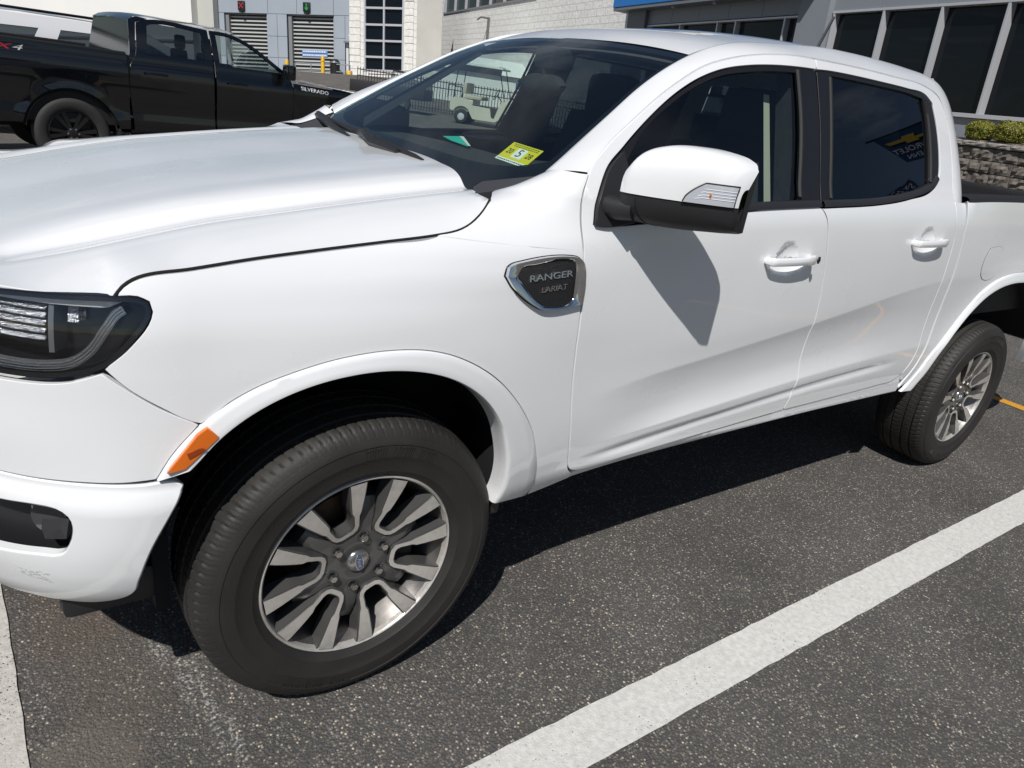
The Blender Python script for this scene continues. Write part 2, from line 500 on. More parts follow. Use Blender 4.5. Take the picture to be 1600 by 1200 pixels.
# greenhouse side (tumblehome)
def gh_y(x,z):
    dz=np.asarray(z,float)-1.26-0.03*sst(.6,2.3,x)
    return 0.030+0.40*dz+0.15*dz*np.abs(dz)+0.30*np.maximum(dz,0)*sst(-1.5,-0.7,-np.asarray(x,float))
def gh(x,z,push=0.0):
    x,z=np.broadcast_arrays(np.asarray(x,float),np.asarray(z,float))
    return np.stack([x,gh_y(x,z)-push,z],-1)
def skin(u,z,push=0.0):
    u,z=np.broadcast_arrays(np.asarray(u,float),np.asarray(z,float))
    x,y,nx,ny=plan(u);o=off(u,np.minimum(z,1.40))
    yy=gh_y(u,z)
    sh=0.75*zshift(u)
    b=sst(1.17,1.32,z-sh)*sst(.30,.52,u)*(1-sst(2.46,2.56,u))
    o=(1-b)*o+b*(-yy)+push
    return np.stack([x+nx*o,y+ny*o,z+0*x],-1)
HANDLES=((1.372,1.112),(2.238,1.166))
_skin0=skin
def skin(u,z,push=0.0):
    P=_skin0(u,z,push)
    for hx,hz in HANDLES:
        dx=np.asarray(u,float)-hx;dz=np.asarray(z,float)-hz
        up=np.where(dz>0,1.0,0.0)
        ax=np.where(dz>0,0.056,0.112);cx=np.where(dz>0,-0.012,0.0)
        r2=((dx-cx)/ax)**2+(dz/0.053)**2
        d=0.022*np.clip(1-r2,0,1)**0.9
        P=P.copy();P[...,1]+=d
    return P
# ================================================================ the white pickup
TR = thing("pickup_truck", "white four-door pickup truck parked in the foreground, badge on its fender", "pickup truck", (1.6, YC, 0))
FDF=[(0.568,1.323),(0.535,1.27),(0.529,1.217),(0.53,1.183),(0.533,1.14),(0.539,1.066),(0.545,1.01),(0.554,0.881),(0.572,0.742),(0.591,0.642),(0.611,0.549),(0.624,0.512),(0.668,0.494)]
DBOT=[(0.668,0.494),(0.88,0.505),(1.116,0.518),(1.384,0.530),(1.637,0.543),(2.045,0.553),(2.31,0.562)]
BGL=[(1.503,1.268),(1.519,1.255),(1.537,1.232),(1.566,1.149),(1.587,1.073),(1.611,0.965),(1.632,0.813),(1.638,0.752),(1.644,0.672),(1.637,0.543)]
RDR=[(2.414,1.315),(2.42,1.259),(2.447,1.172),(2.463,1.037),(2.478,0.88),(2.486,0.792),(2.494,0.700),(2.485,0.650),(2.452,0.600),(2.39,0.566)]
FRAME=[(0.568,1.323),(0.64,1.375),(0.771,1.449),(0.965,1.556),(1.086,1.615),(1.199,1.651),(1.314,1.675),(1.441,1.69),(1.556,1.696)]
FRAME2=[(1.556,1.696),(1.762,1.702),(2.044,1.704),(2.276,1.698),(2.375,1.668),(2.415,1.596),(2.425,1.466),(2.414,1.315)]
FWIN=[(0.566,1.202),(0.573,1.255),(0.621,1.323),(0.702,1.378),(0.824,1.454),(0.955,1.53),(1.053,1.578),(1.146,1.612),(1.248,1.635),(1.355,1.65),(1.476,1.66),(1.553,1.664)]
FBELT=[(1.503,1.268),(1.131,1.249),(0.896,1.227),(0.71,1.207),(0.598,1.200),(0.566,1.202)]
RWIN=[(1.556,1.664),(1.626,1.669),(1.755,1.673),(1.938,1.675),(2.138,1.675),(2.262,1.670),(2.312,1.646),(2.328,1.559),(2.326,1.46),(2.307,1.39),(2.265,1.355),(2.056,1.311),(1.852,1.288),(1.503,1.268)]
BUP=[(1.503,1.268),(1.540,1.497),(1.555,1.649)]
FGL=[(0.655,1.235),(0.668,1.320),(0.718,1.361),(0.771,1.408),(0.949,1.514),(1.048,1.562),(1.141,1.597),(1.242,1.619),(1.351,1.635),(1.462,1.645),(1.448,1.497),(1.405,1.286),(1.135,1.269),(0.80,1.240)]
RGL=[(1.639,1.659),(1.752,1.661),(1.934,1.663),(2.134,1.663),(2.243,1.655),(2.252,1.601),(2.248,1.471),(2.233,1.371),(2.063,1.329),(1.859,1.307),(1.574,1.29),(1.612,1.497)]
HG=[(-0.476,1.06),(-0.461,1.078),(-0.435,1.092),(-0.345,1.105),(-0.233,1.121),(-0.111,1.135),(0.025,1.150),(0.15,1.164)]
HG2=[(0.15,1.164),(0.205,1.173),(0.24,1.184),(0.276,1.201),(0.305,1.218),(0.324,1.232)]
BEDF=[(2.506,1.318),(2.510,1.273),(2.521,1.192),(2.542,1.068),(2.557,0.95),(2.567,0.842),(2.562,0.694),(2.538,0.612),(2.485,0.515)]
ARCHO=[(-0.427,0.724),(-0.399,0.773),(-0.35,0.829),(-0.299,0.866),(-0.253,0.89),(-0.209,0.906),(-0.125,0.928),(-0.066,0.937),(0.019,0.941),(0.111,0.932),(0.197,0.905),(0.301,0.844),(0.385,0.762),(0.443,0.678),(0.478,0.593),(0.497,0.509),(0.500,0.445)]
ARCHI=[(-0.372,0.745),(-0.312,0.808),(-0.245,0.853),(-0.164,0.885),(-0.077,0.901),(0.017,0.902),(0.122,0.882),(0.201,0.848),(0.273,0.794),(0.328,0.723),(0.361,0.642),(0.376,0.578),(0.380,0.500),(0.372,0.462)]
RARCHO=[(2.52,0.500),(2.565,0.560),(2.615,0.655),(2.70,0.765),(2.79,0.872),(2.88,0.955),(2.98,1.002),(3.09,1.024),(3.22,1.030)]
RARCHI=[(2.585,0.505),(2.625,0.58),(2.67,0.68),(2.745,0.785),(2.82,0.865),(2.90,0.925),(2.99,0.962),(3.10,0.982),(3.22,0.985)]
RARCHO=RARCHO+[(6.44-x,z) for x,z in RARCHO[-2::-1]]
RARCHI=RARCHI+[(6.44-x,z) for x,z in RARCHI[-2::-1]]
SILL=[(0.508,0.436),(0.651,0.466),(0.932,0.483),(1.223,0.494),(1.761,0.506),(2.488,0.503)]
HLT=[(-0.418,1.039),(-0.422,1.054),(-0.439,1.061),(-0.474,1.062),(-0.554,1.060),(-0.659,1.054),(-0.80,1.035),(-0.86,1.00),(-0.86,0.93),(-0.80,0.915),(-0.658,0.912),(-0.557,0.92),(-0.498,0.939),(-0.453,0.982)]
GAP=0.0036
SK=skin
# extra points so the grips' cups are smooth
cup=np.array([(hx+0.125*math.cos(a)*k, hz+0.058*math.sin(a)*k) for hx,hz in HANDLES for k in np.linspace(0.05,1.1,11) for a in np.linspace(0,2*math.pi,40,endpoint=False)])
VK=[0.30,0.48,0.66,0.86,1.125,2.0]
def zknots(u):
    o=np.ones_like(arr(u)); return np.stack([0.30*o,0.48*o,pchip(*RZ,u),pchip(*CZ,u),1.125*o,2.0*o],-1)
def vmap(a,A,B):
    """piecewise linear a in knots A(n,k) -> B(n,k)"""
    out=np.zeros_like(a)
    for k in range(A.shape[1]-1):
        t=(a-A[:,k])/(A[:,k+1]-A[:,k]); m_=(t>=0)&(t<=1) if k else (t<=1)
        out=np.where(m_,B[:,k]+(B[:,k+1]-B[:,k])*t,out)
    return out
def v2z(u,v):
    u,v=np.broadcast_arrays(arr(u),arr(v)); sh=u.shape; u=u.ravel(); v=v.ravel()
    return vmap(v,np.tile(VK,(len(u),1)),zknots(u)).reshape(sh)
def z2v(u,z):
    u,z=np.broadcast_arrays(arr(u),arr(z)); sh=u.shape; u=u.ravel(); z=z.ravel()
    return vmap(z,zknots(u),np.tile(VK,(len(u),1))).reshape(sh)
def SKV(u,v): return skin(u,v2z(u,v))
DROWS=sorted(list(np.arange(0.474,0.66,0.009))+list(np.linspace(0.66,0.86,27))+[0.6605+0.004,0.6605-0.004,0.856,0.853,0.864,0.868]+list(np.arange(0.874,1.75,0.0135)))
DROWS=[DROWS[0]]+[b for a,b in zip(DROWS,DROWS[1:]) if b-a>0.002]
fd = panel("front_door", FDF[::-1][:-1] + FRAME + FWIN[::-1] + FBELT[::-1][1:] + BGL[1:] + DBOT[1:4][::-1], SKV, WHITE, TR, h=0.014, gap=GAP, extra=cup, res=0.010, rows=DROWS, inv=z2v)
rd = panel("rear_door", BGL[::-1] + RWIN[::-1][1:] + FRAME2 + RDR[1:] + [(2.31,0.562),(2.045,0.553)], SKV, WHITE, TR, h=0.014, gap=GAP, extra=cup, res=0.010, rows=DROWS, inv=z2v)
rocker = panel("rocker_panel", [(0.655,0.488)] + DBOT[1:] + RDR[-1:] + [(2.452,0.592),(2.478,0.56),(2.49,0.513)] + SILL[1:][::-1], lambda u,z: SK(u,z,-0.004), WHITE, TR, h=0.02, gap=0.001, depth=0.03)
# ---- fender: lower part on the side skin, upper part turning in to the cowl
def lerp_path(pts, n):
    p=arr(pts); d=np.r_[0,np.cumsum(np.linalg.norm(np.diff(p,axis=0),axis=1))]
    q=resample(pts, d[-1]/200.0, False); dd=np.r_[0,np.cumsum(np.linalg.norm(np.diff(q,axis=0),axis=1))]
    t=np.linspace(0,dd[-1],n)
    return np.stack([np.interp(t,dd,q[:,k]) for k in range(q.shape[1])],1)
fo = HG[:-1] + [(0.146,1.1640),(0.156,1.1684),(0.28,1.1636),(0.42,1.1556),(0.533,1.1436)] + FDF[5:-1] + [(0.655,0.482)] + [SILL[1],SILL[0]] + ARCHO[::-1][1:] 
fo = fo[:-1] + [(-0.399,0.773)]
fo = [q for q in fo if not (q[0] < -0.36 and q[1] < 0.83)] + [(-0.353,0.829),(-0.415,0.866),(-0.462,0.901),(-0.498,0.939),(-0.453,0.982),(-0.418,1.039),(-0.422,1.054),(-0.439,1.061)]
fender = panel("fender", fo, SK, WHITE, TR, h=0.024, gap=GAP, res=0.012)
NL, NW = 26, 30
Ei3 = [tuple(SK(u,z)) for u,z in HG2] + [(0.378,0.203,1.240),(0.426,0.192,1.256),(0.519,0.188,1.294)]
EiP = [(u,z) for u,z in HG2] + [(0.345,1.236),(0.37,1.260),(0.41,1.300)]
Eo = [(0.533,1.14),(0.530,1.183),(0.529,1.217),(0.535,1.27),(0.560,1.312)]
LI = lerp_path(Ei3, NL); LP = lerp_path(EiP, NL); LO = lerp_path(Eo, NL)
LOs = LO.copy(); LOs[:,0] -= GAP
rows = []
for k in range(NL):
    lam = k/(NL-1); wv = np.linspace(0.004 if k < 18 else 0.0, 1, NW)
    uu = LP[k,0]*(1-wv)+LOs[k,0]*wv; zz = LP[k,1]*(1-wv)+LOs[k,1]*wv
    # the row follows the same dip as the straight lower line at lam=0
    zz = zz - (1-lam)*0.002*np.sin(np.pi*wv)
    A = SK(uu,zz)
    e0 = LI[k]; e1 = A[-1]
    # ruled row with a gentle crown, leaving the door edge tangent to the door skin
    tg = (A[-2]-A[-1])/np.linalg.norm(A[-2]-A[-1])
    L = np.linalg.norm(e1-e0)
    c1 = e1 + tg*L*0.30; c0 = e0 + (c1-e0)*0.35 + arr([-0.02,-0.012,0.022])*0.9
    s = (1-wv)[:,None]
    Bz = (1-s)**3*e1 + 3*(1-s)**2*s*c1 + 3*(1-s)*s*s*c0 + s**3*e0
    b = float(sst(0.0,0.75,lam))
    rows.append((1-b)*A + b*Bz)
cowl_side = MB().grid([[tuple(q) for q in r_] for r_ in rows]).build("fender_top", WHITE, TR, sharp=None)
# ---- bed side with wheel arch
bed_out = BEDF[::-1] + [(2.503,1.318),(2.7,1.328),(3.2,1.338),(4.38,1.345),(4.42,1.30),(4.42,0.62),(4.36,0.55),(3.93,0.52)] + RARCHO[::-1][1:-1]
bed_side = panel("bed_side", bed_out, SK, WHITE, TR, h=0.035, gap=GAP, res=0.018, depth=0.02)
fuel = panel("fuel_door", [(2.80,1.14),(2.90,1.146),(2.945,1.128),(2.955,1.078),(2.94,1.03),(2.89,1.005),(2.82,1.01),(2.785,1.04),(2.78,1.10)], lambda u,z: SK(u,z,0.0022), WHITE, TR, h=0.02, depth=0.002, lip=0.0006)
ring = resample([(2.80,1.14),(2.90,1.146),(2.945,1.128),(2.955,1.078),(2.94,1.03),(2.89,1.005),(2.82,1.01),(2.785,1.04),(2.78,1.10)], 0.01, True)
MB().tube([tuple(SK(u,z,0.0006)) for u,z in np.vstack([ring,ring[:1]])], 0.0014, 5, cap=False).build("fuel_door_seal", RUBBER, fuel)
cab_corner = panel("cab_corner", [(u+0.0,z) for u,z in RDR[:-1]] + [(2.470,0.560),(2.490,0.560),(2.530,0.612),(2.553,0.694),(2.558,0.842),(2.548,0.95),(2.533,1.068),(2.512,1.192),(2.501,1.26),(2.496,1.315)], SK, WHITE, TR, h=0.02, gap=GAP, res=0.012)
# ---- inner shell seen through the shut lines
shell = panel("inner_shell", [(-0.34,1.01),(-0.3,1.06),(0.13,1.10),(0.5,1.12),(0.56,1.19),(1.5,1.235),(2.3,1.295),(2.45,1.27),(2.6,1.29),(4.35,1.31),(4.35,0.6)]+[(3.96,0.55)]+[(x+(x-3.22)*0.02,z+0.01) for x,z in RARCHO[::-1]]+[(2.5,0.52),(0.64,0.475),(0.515,0.45)]+[(x*1.02,z+0.006) for x,z in ARCHO[::-1][1:13]]+[(-0.40,0.88)], lambda u,z: SK(u,z,-0.016), DARK, TR, h=0.05, depth=0)
# ---- arch flares
def flare(name, outer, inner, parent=TR, ends=True):
    n=90
    O=lerp_path(outer,n); I=lerp_path(inner,n)
    o0=SK(O[:,0],O[:,1],0.000); i0=SK(I[:,0],I[:,1],0.0)
    P=[]
    ys=[(0.0,-0.006),(0.012,0.0035),(0.04,0.0060),(0.30,0.0085),(0.60,0.0115),(0.88,0.0145),(0.96,0.0140),(1.0,0.0095)]
    for t,pu in ys:
        U=O*(1-t)+I*t
        P.append(SK(U[:,0],U[:,1],pu))
    d=(I-O); d/=np.linalg.norm(d,axis=1)[:,None]
    for back in (0.0,0.02,0.045):
        U=I+d*(0.002+back*0.08)
        q=SK(U[:,0],U[:,1],0.004); q[:,1]+=back; P.append(q)
    P=np.array(P)
    return MB().grid([[tuple(q) for q in r_] for r_ in P[::-1]]).build(name, WHITE, parent, sharp=50)
ffl = flare("front_arch_flare", ARCHO, ARCHI)
rfl = flare("rear_arch_flare", RARCHO, RARCHI)
# side marker lamp
AMB = mat("amber_lens", (0.75,0.16,0.01), 0.18, coat=1.0)
_b=_p(AMB); _b.inputs["Subsurface Weight"].default_value=0.0
mk = panel("side_marker", [(-0.410,0.745),(-0.383,0.750),(-0.326,0.806),(-0.344,0.826),(-0.361,0.813)], lambda u,z: SK(u,z,0.0165), AMB, TR, h=0.012, depth=0.012, lip=0.002, res=0.008, smooth=False)
mq = panel("marker_reflector", [(-0.379,0.781),(-0.354,0.789),(-0.348,0.785),(-0.376,0.770)], lambda u,z: SK(u,z,0.0180), mat("amber_dark",(0.30,0.045,0.003),0.2,coat=1.0), mk, h=0.01, depth=0.001, lip=0.0003)
# ---- front fascia, bumper
fascia = panel("front_fascia", [(-0.353,0.829),(-0.399,0.773),(-0.427,0.724),(-0.482,0.719),(-0.543,0.718),(-0.615,0.717),(-0.70,0.717),(-0.95,0.717),(-1.138,0.717),(-1.138,0.80),(-0.92,0.80),(-0.875,0.92),(-0.80,0.905),(-0.658,0.903),(-0.557,0.911),(-0.500,0.932),(-0.462,0.901),(-0.415,0.866)], SK, WHITE, TR, h=0.025, gap=0.003, res=0.012)
def bump_fn(u,z,push=0.0):
    lipz = sst(0.655,0.712,z)
    return SK(u,z, 0.016 - 0.012*lipz*lipz + 0.004*sst(.6,.45,z)*0 + push - 0.03*sst(0.47,0.42,np.asarray(z))) if False else SK(u,z,0.016-0.016*lipz**2+push)
FOG=[(-0.677,0.664),(-0.613,0.667),(-0.587,0.664),(-0.571,0.652),(-0.566,0.634),(-0.574,0.594),(-0.589,0.573),(-0.623,0.568),(-0.691,0.560),(-0.86,0.548),(-0.87,0.66)]
bumper = panel("front_bumper", [(-0.388,0.706),(-0.413,0.652),(-0.444,0.583),(-0.47,0.502),(-0.483,0.462),(-0.546,0.430),(-0.62,0.430),(-0.734,0.444),(-0.9,0.46),(-1.138,0.46),(-1.138,0.712),(-0.8,0.712),(-0.615,0.711),(-0.543,0.711),(-0.45,0.711),(-0.40,0.713)], bump_fn, WHITE, TR, h=0.022, holes=[[tuple(q) for q in inset(resample(FOG,0.012,True),-0.008)]], depth=0.020, lip=0.005, res=0.010)
MB().grid([[tuple(SK(u,z,-0.012)) for z in (0.70,0.725)] for u in np.linspace(-1.13,-0.40,40)]).build("bumper_seal", RUBBER, TR)
fogp = panel("fog_lamp_bezel", [tuple(q) for q in inset(resample(FOG,0.02,True),-0.055)], lambda u,z: SK(u,z,-0.038), BLACKPL, TR, h=0.03, depth=0)
m=MB(); c=SK(-0.625,0.612,-0.035)
m.lathe([(0.001,-0.008),(0.034,-0.006),(0.040,0.0),(0.044,0.03)],'x',24,(0,0,0))
fl = m.build("fog_lamp", mat("fog_glass",(0.05,0.05,0.055),0.05,coat=1.0), TR)
fl.location=tuple(c); fl.rotation_euler=(0,0,R(52)); fl.matrix_parent_inverse=wmat(TR).inverted()
m=MB()
for du,zz in ((-0.60,0.582),(-0.605,0.592)):
    pass
m.add([tuple(SK(u,z,pp)) for u,z,pp in ((-0.585,0.655,-.045),(-0.60,0.60,-.02),(-0.588,0.583,-.015),(-0.575,0.60,-.045),(-0.64,0.655,-.045),(-0.635,0.595,-.02),(-0.625,0.578,-.012),(-0.64,0.575,-.045))],[(0,1,5,4),(1,2,6,5),(2,3,7,6),(0,3,2,1),(4,5,6,7)])
m.build("fog_lamp_shroud", BLACKPL, TR, smooth=False)
m=MB(); m.box((-0.60,0.10,0.36),(-0.42,1.68,0.45),0.02); m.build("air_dam", BLACKPL, TR)
# scuff on the bumper: a scraped patch of clear coat
SCUFF=mat("scraped_paint",(0.52,0.515,0.51),0.8,var=0.3,vscale=160)
for k,(u0,z0,l,a) in enumerate(((-0.655,0.520,0.016,-0.3),(-0.645,0.512,0.022,-0.15),(-0.632,0.519,0.012,0.4),(-0.628,0.511,0.018,-0.5),(-0.640,0.505,0.024,-0.25),(-0.622,0.502,0.014,-0.35),(-0.617,0.517,0.006,0.1),(-0.651,0.507,0.010,-0.6))):
    pts=[(u0+l*t*math.cos(a)+0.002*math.sin(9*t+k), z0+l*t*math.sin(a)+0.0015*math.cos(7*t+2*k)) for t in np.linspace(-1,1,9)]
    P=[[tuple(bump_fn(u,z+s*(0.0012+0.0012*math.sin(3*i+k))*math.sin(math.pi*(i+0.5)/9.5),0.0006)) for i,(u,z) in enumerate(pts)] for s in (-1,1)]
    MB().grid(P[::1]).build("paint_scuff", SCUFF, bumper, smooth=False)
# ---- grille and far-side front, mostly out of frame
gr = panel("grille", [(-0.885,0.74),(-1.138,0.74),(-1.138,1.03),(-0.90,1.03),(-0.875,0.95)], lambda u,z: SK(u,z,-0.03), BLACKPL, TR, h=0.05, depth=0)
for zz in (0.80,0.88,0.96,1.02):
    MB().tube([tuple(SK(u,zz,-0.005)) for u in np.linspace(-0.90,-1.138,10)],0.016,8).build("grille_bar", CHROME, gr)
# ---- headlight
HB = mat("headlight_black",(0.008,0.009,0.012),0.18)
hl = panel("headlight", HLT, lambda u,z: SK(u,z,-0.060), HB, TR, h=0.03, depth=0, res=0.015)
ring = resample(HLT,0.012,True); n=len(ring)
P=[SK(ring[:,0],ring[:,1],pu) for pu in (-0.002,-0.03,-0.062)]
m=MB(); m.grid([[tuple(q) for q in np.vstack([r_,r_[:1]])] for r_ in P]); m.build("headlight_housing", HB, hl)
panel("headlight_lens", [tuple(q) for q in inset(ring,0.003)], SK, LENS, hl, h=0.025, depth=0.004, smooth=False)
ri=inset(ring,0.009)
P=[SK(ring[:,0],ring[:,1],-0.0015),SK(ri[:,0],ri[:,1],-0.0015)]
MB().grid([[tuple(q) for q in np.vstack([r_,r_[:1]])] for r_ in P]).build("headlight_border", HB, hl)
# light pipe along the lower and outer edge
LED=mat("light_pipe",(0.13,0.135,0.145),0.22,coat=1.0,bump=0.6,bscale=500)
lp=lerp_path([(-0.80,0.930),(-0.70,0.928),(-0.665,0.927),(-0.585,0.932),(-0.548,0.942),(-0.518,0.966),(-0.492,1.005),(-0.474,1.030),(-0.462,1.038)],60)
P=[]
for s,pu in ((-1,-.022),(-0.9,-.012),(0.9,-.012),(1,-.022)):
    t=np.gradient(lp,axis=0); t/=np.linalg.norm(t,axis=1)[:,None]; nn=np.stack([-t[:,1],t[:,0]],1)
    q=lp+nn*0.0085*s; P.append(SK(q[:,0],q[:,1],pu))
MB().grid([[tuple(q) for q in r_] for r_ in P]).build("light_pipe", LED, hl, sharp=30)
for off_ in (-0.5,0.0,0.5):
    q=lp+nn*0.0095*off_
    MB().tube([tuple(x) for x in SK(q[:,0],q[:,1],-0.0115)],0.0009,5).build("light_pipe_rib", CHROME, hl)
# projector box with ribbed reflector
REF=mat("reflector",(0.50,0.51,0.53),0.20,metal=1.0,bump=0.5,bscale=260)
for i,(z0,z1) in enumerate(((1.034,1.045),(1.022,1.032),(1.009,1.020),(0.996,1.007),(0.983,0.994),(0.970,0.981))):
    MB().grid([[tuple(SK(u,z,-0.028+0.010*math.sin(math.pi*k/4))) for k,z in enumerate(np.linspace(z0,z1,5))] for u in np.linspace(-0.80,-0.592,14)]).build("reflector_rib", REF, hl)
MB().grid([[tuple(SK(u,z,pu)) for u,pu in ((-0.588,-0.055),(-0.586,-0.018),(-0.578,-0.020),(-0.572,-0.055))] for z in np.linspace(0.955,1.048,6)]).build("reflector_fin", mat("fin_grey",(0.25,0.25,0.26),0.25,metal=0.6), hl, sharp=30)
MB().grid([[tuple(SK(u,z,pu)) for u,pu in ((-0.568,-0.055),(-0.560,-0.034),(-0.542,-0.034),(-0.536,-0.055))] for z in np.linspace(1.005,1.04,6)]).build("turn_reflector", REF, hl)
# ---- hood
ZCX=([-0.95,-0.75,-0.62,-0.50,-0.41,-0.27,-0.121,0.092,0.337,0.6],[0.985,1.030,1.058,1.085,1.107,1.139,1.164,1.197,1.230,1.258])
def hood_edge():
    front=np.array([SK(u,1.058) for u in np.linspace(-1.14,-0.49,30)])
    g=lerp_path(HG+HG2[1:],60); gg=SK(g[:,0],g[:,1])
    return np.vstack([front,gg])
HE=hood_edge()
_ex=HE[:,0]; _o=np.argsort(_ex,kind='stable'); HEX,HEY,HEZ=_ex[_o],HE[_o,1],HE[_o,2]
def pchip_rows(X,Y,x):
    h=np.diff(X,axis=1); d=np.diff(Y,axis=1)/h; m_=np.zeros_like(Y); m_[:,0]=d[:,0]; m_[:,-1]=0
    w_=h[:,:-1]/(h[:,:-1]+h[:,1:]); m_[:,1:-1]=d[:,:-1]*(1-w_)+d[:,1:]*w_
    x=np.clip(x,X[:,0],X[:,-1]); i=np.clip((x[:,None]>=X).sum(1)-1,0,X.shape[1]-2); k=np.arange(len(x))
    H=h[k,i]; t=(x-X[k,i])/H
    return (2*t**3-3*t**2+1)*Y[k,i]+(t**3-2*t**2+t)*H*m_[k,i]+(-2*t**3+3*t**2)*Y[k,i+1]+(t**3-t**2)*H*m_[k,i+1]
def hood_z(x,y):
    x,y=np.broadcast_arrays(arr(x),arr(y)); shp=x.shape; x=x.ravel(); y=y.ravel()
    yy=np.where(y>YC,2*YC-y,y)
    yg=np.interp(x,HEX,HEY); zg=np.interp(x,HEX,HEZ); zc=pchip(*ZCX,x)
    K_=np.array([0,0.40,0.68,1.0,1.25,1.50,2.2,3.6])           # units: distance from edge / (0.25-yg)
    w_=np.maximum(0.25-yg,0.05)
    fade=sst(-0.80,-0.42,x); z=np.zeros_like(x)
    rise=zc-zg
    vals=np.stack([zg, zg+0.62*rise, zg+0.90*rise, zc, zc-0.0015*fade, zc-0.0100*fade, zc-0.0100*fade, zc+0.0100*fade, zc+0.0128*fade, zc+0.019*fade, zc+0.016*fade],1)
    pos=np.stack([yg, yg+0.45*w_, yg+0.75*w_, yg+w_, 0.262+0*yg, 0.317+0*yg, 0.324+0*yg, 0.383+0*yg, 0.396+0*yg, 0.54+0*yg, 0.95+0*yg],1)
    pos=np.maximum.accumulate(pos+np.arange(11)*1e-4,axis=1)
    z=pchip_rows(pos,vals,yy)
    fr_=HE[:30][::-1]                                     # leading edge: y -> x
    ds=np.maximum(0,x-np.interp(yy,fr_[:,1],fr_[:,0])); zf=1.057+0.165*ds-0.10*ds*ds
    bl=1-sst(-0.72,-0.60,x); z=z*(1-bl)+zf*bl
    return z.reshape(shp)
def hood_fn(x,y):
    return np.stack([x+0*y,y+0*x,hood_z(x,y)],-1)
rear=[(0.345,0.205),(0.385,0.335),(0.43,0.62),(0.44,0.892)]
half=[tuple(q) for q in lerp_path([tuple(q[:2]) for q in HE[29:]],50)]
frontc=[tuple(q[:2]) for q in HE[:30]]
ol=half+rear+[(x,2*YC-y) for x,y in rear[:-1][::-1]]+[(x,2*YC-y) for x,y in half[::-1]]+[(x,2*YC-y) for x,y in frontc[::-1][1:]]+frontc[1:-1]
ol=arr(ol)
_d=np.r_[True,np.linalg.norm(np.diff(ol,axis=0),axis=1)>1e-4]; ol=ol[_d]
hood=panel("hood",[tuple(q) for q in ol],hood_fn,WHITE,TR,h=0.015,rows=sorted([q for y_ in list(np.arange(0.0,0.235,0.014))+list(np.arange(0.238,0.41,0.0052))+list(np.arange(0.418,0.885,0.016)) for q in (y_,2*YC-y_)]),gap=0.0050,res=0.014,depth=0.02)
g=lerp_path(HG+HG2[1:],80)
MB().tube([tuple(q) for q in SK(g[:,0],g[:,1],-0.0040)],0.0030,8).build("hood_gap_shade",DARK,TR)  # added dark tube that paints the shade of the shut line
# ---- windshield, cowl
W3=[(0.365,0.172,1.190),(0.405,0.176,1.214),(0.455,0.182,1.246),(0.519,0.191,1.291),(0.571,0.201,1.327),(0.628,0.215,1.365),(0.747,0.245,1.444),(0.882,0.285,1.528),(0.987,0.305,1.587),(1.093,0.320,1.636)]
WE=lerp_path(W3,36)
def ws_pt(s,v,push=0.0):
    """s 0..1 bottom to top, v 0..1 near to far"""
    s=arr(s); v=arr(v); k=s*(len(WE)-1)
    i=np.clip(k.astype(int),0,len(WE)-2); t=(k-i)[...,None]
    e=WE[i]*(1-t)+WE[i+1]*t
    q=4*v*(1-v); bul=(0.020+0.016*s)*(1-(1-q)**1.0)+push
    return np.stack([e[...,0]-0.62*bul, e[...,1]+v*2*(YC-e[...,1]), e[...,2]+0.78*bul],-1)
m=MB().grid([[tuple(ws_pt(s,v)) for v in np.linspace(0,1,41)] for s in np.linspace(0.0,1,31)]); wsh=m.build("windshield",WSGLASS,TR,sharp=None)
FRIT=mat("glass_frit",(0.006,0.006,0.007),0.25)
def frit_strip(f0,f1,n=40):
    return [[tuple(ws_pt(*f0(t),-0.003)) for t in np.linspace(0,1,n)],[tuple(ws_pt(*f1(t),-0.003)) for t in np.linspace(0,1,n)]]
m=MB()
m.grid(frit_strip(lambda t:(t,0.0),lambda t:(t,0.018+0.02*(1-t)**6)))
m.grid(frit_strip(lambda t:(t,1.0),lambda t:(t,0.982-0.02*(1-t)**6)))
m.grid(frit_strip(lambda t:(1.0,t),lambda t:(0.965,t)))
m.grid(frit_strip(lambda t:(0.0,t),lambda t:(0.16+0.14*(1-4*t*(1-t))**3,t)))
m.build("windshield_border",FRIT,TR,sharp=None)
m=MB().grid([[(x,y,z) for x,y,z in ((0.35,yy,1.18),(0.47,yy,1.213),(0.56,yy,1.20))] for yy in np.linspace(0.235,2*YC-0.235,12)]); m.build("cowl_panel",BLACKPL,TR)
for sgn in (0,1):
    pts=[(0.335,0.212,1.230),(0.380,0.208,1.238),(0.426,0.197,1.254),(0.505,0.193,1.284),(0.475,0.255,1.262),(0.43,0.33,1.243),(0.385,0.30,1.232)]
    if sgn: pts=[(x,2*YC-y,z) for x,y,z in pts][::-1]
    MB().add(pts+[(x,y,z-0.03) for x,y,z in pts],[tuple(range(6,-1,-1)),*[(i,(i+1)%7,7+(i+1)%7,7+i) for i in range(7)]]).build("cowl_end_cap",mat("grey_plastic",(0.045,0.045,0.05),0.55),TR,smooth=False)
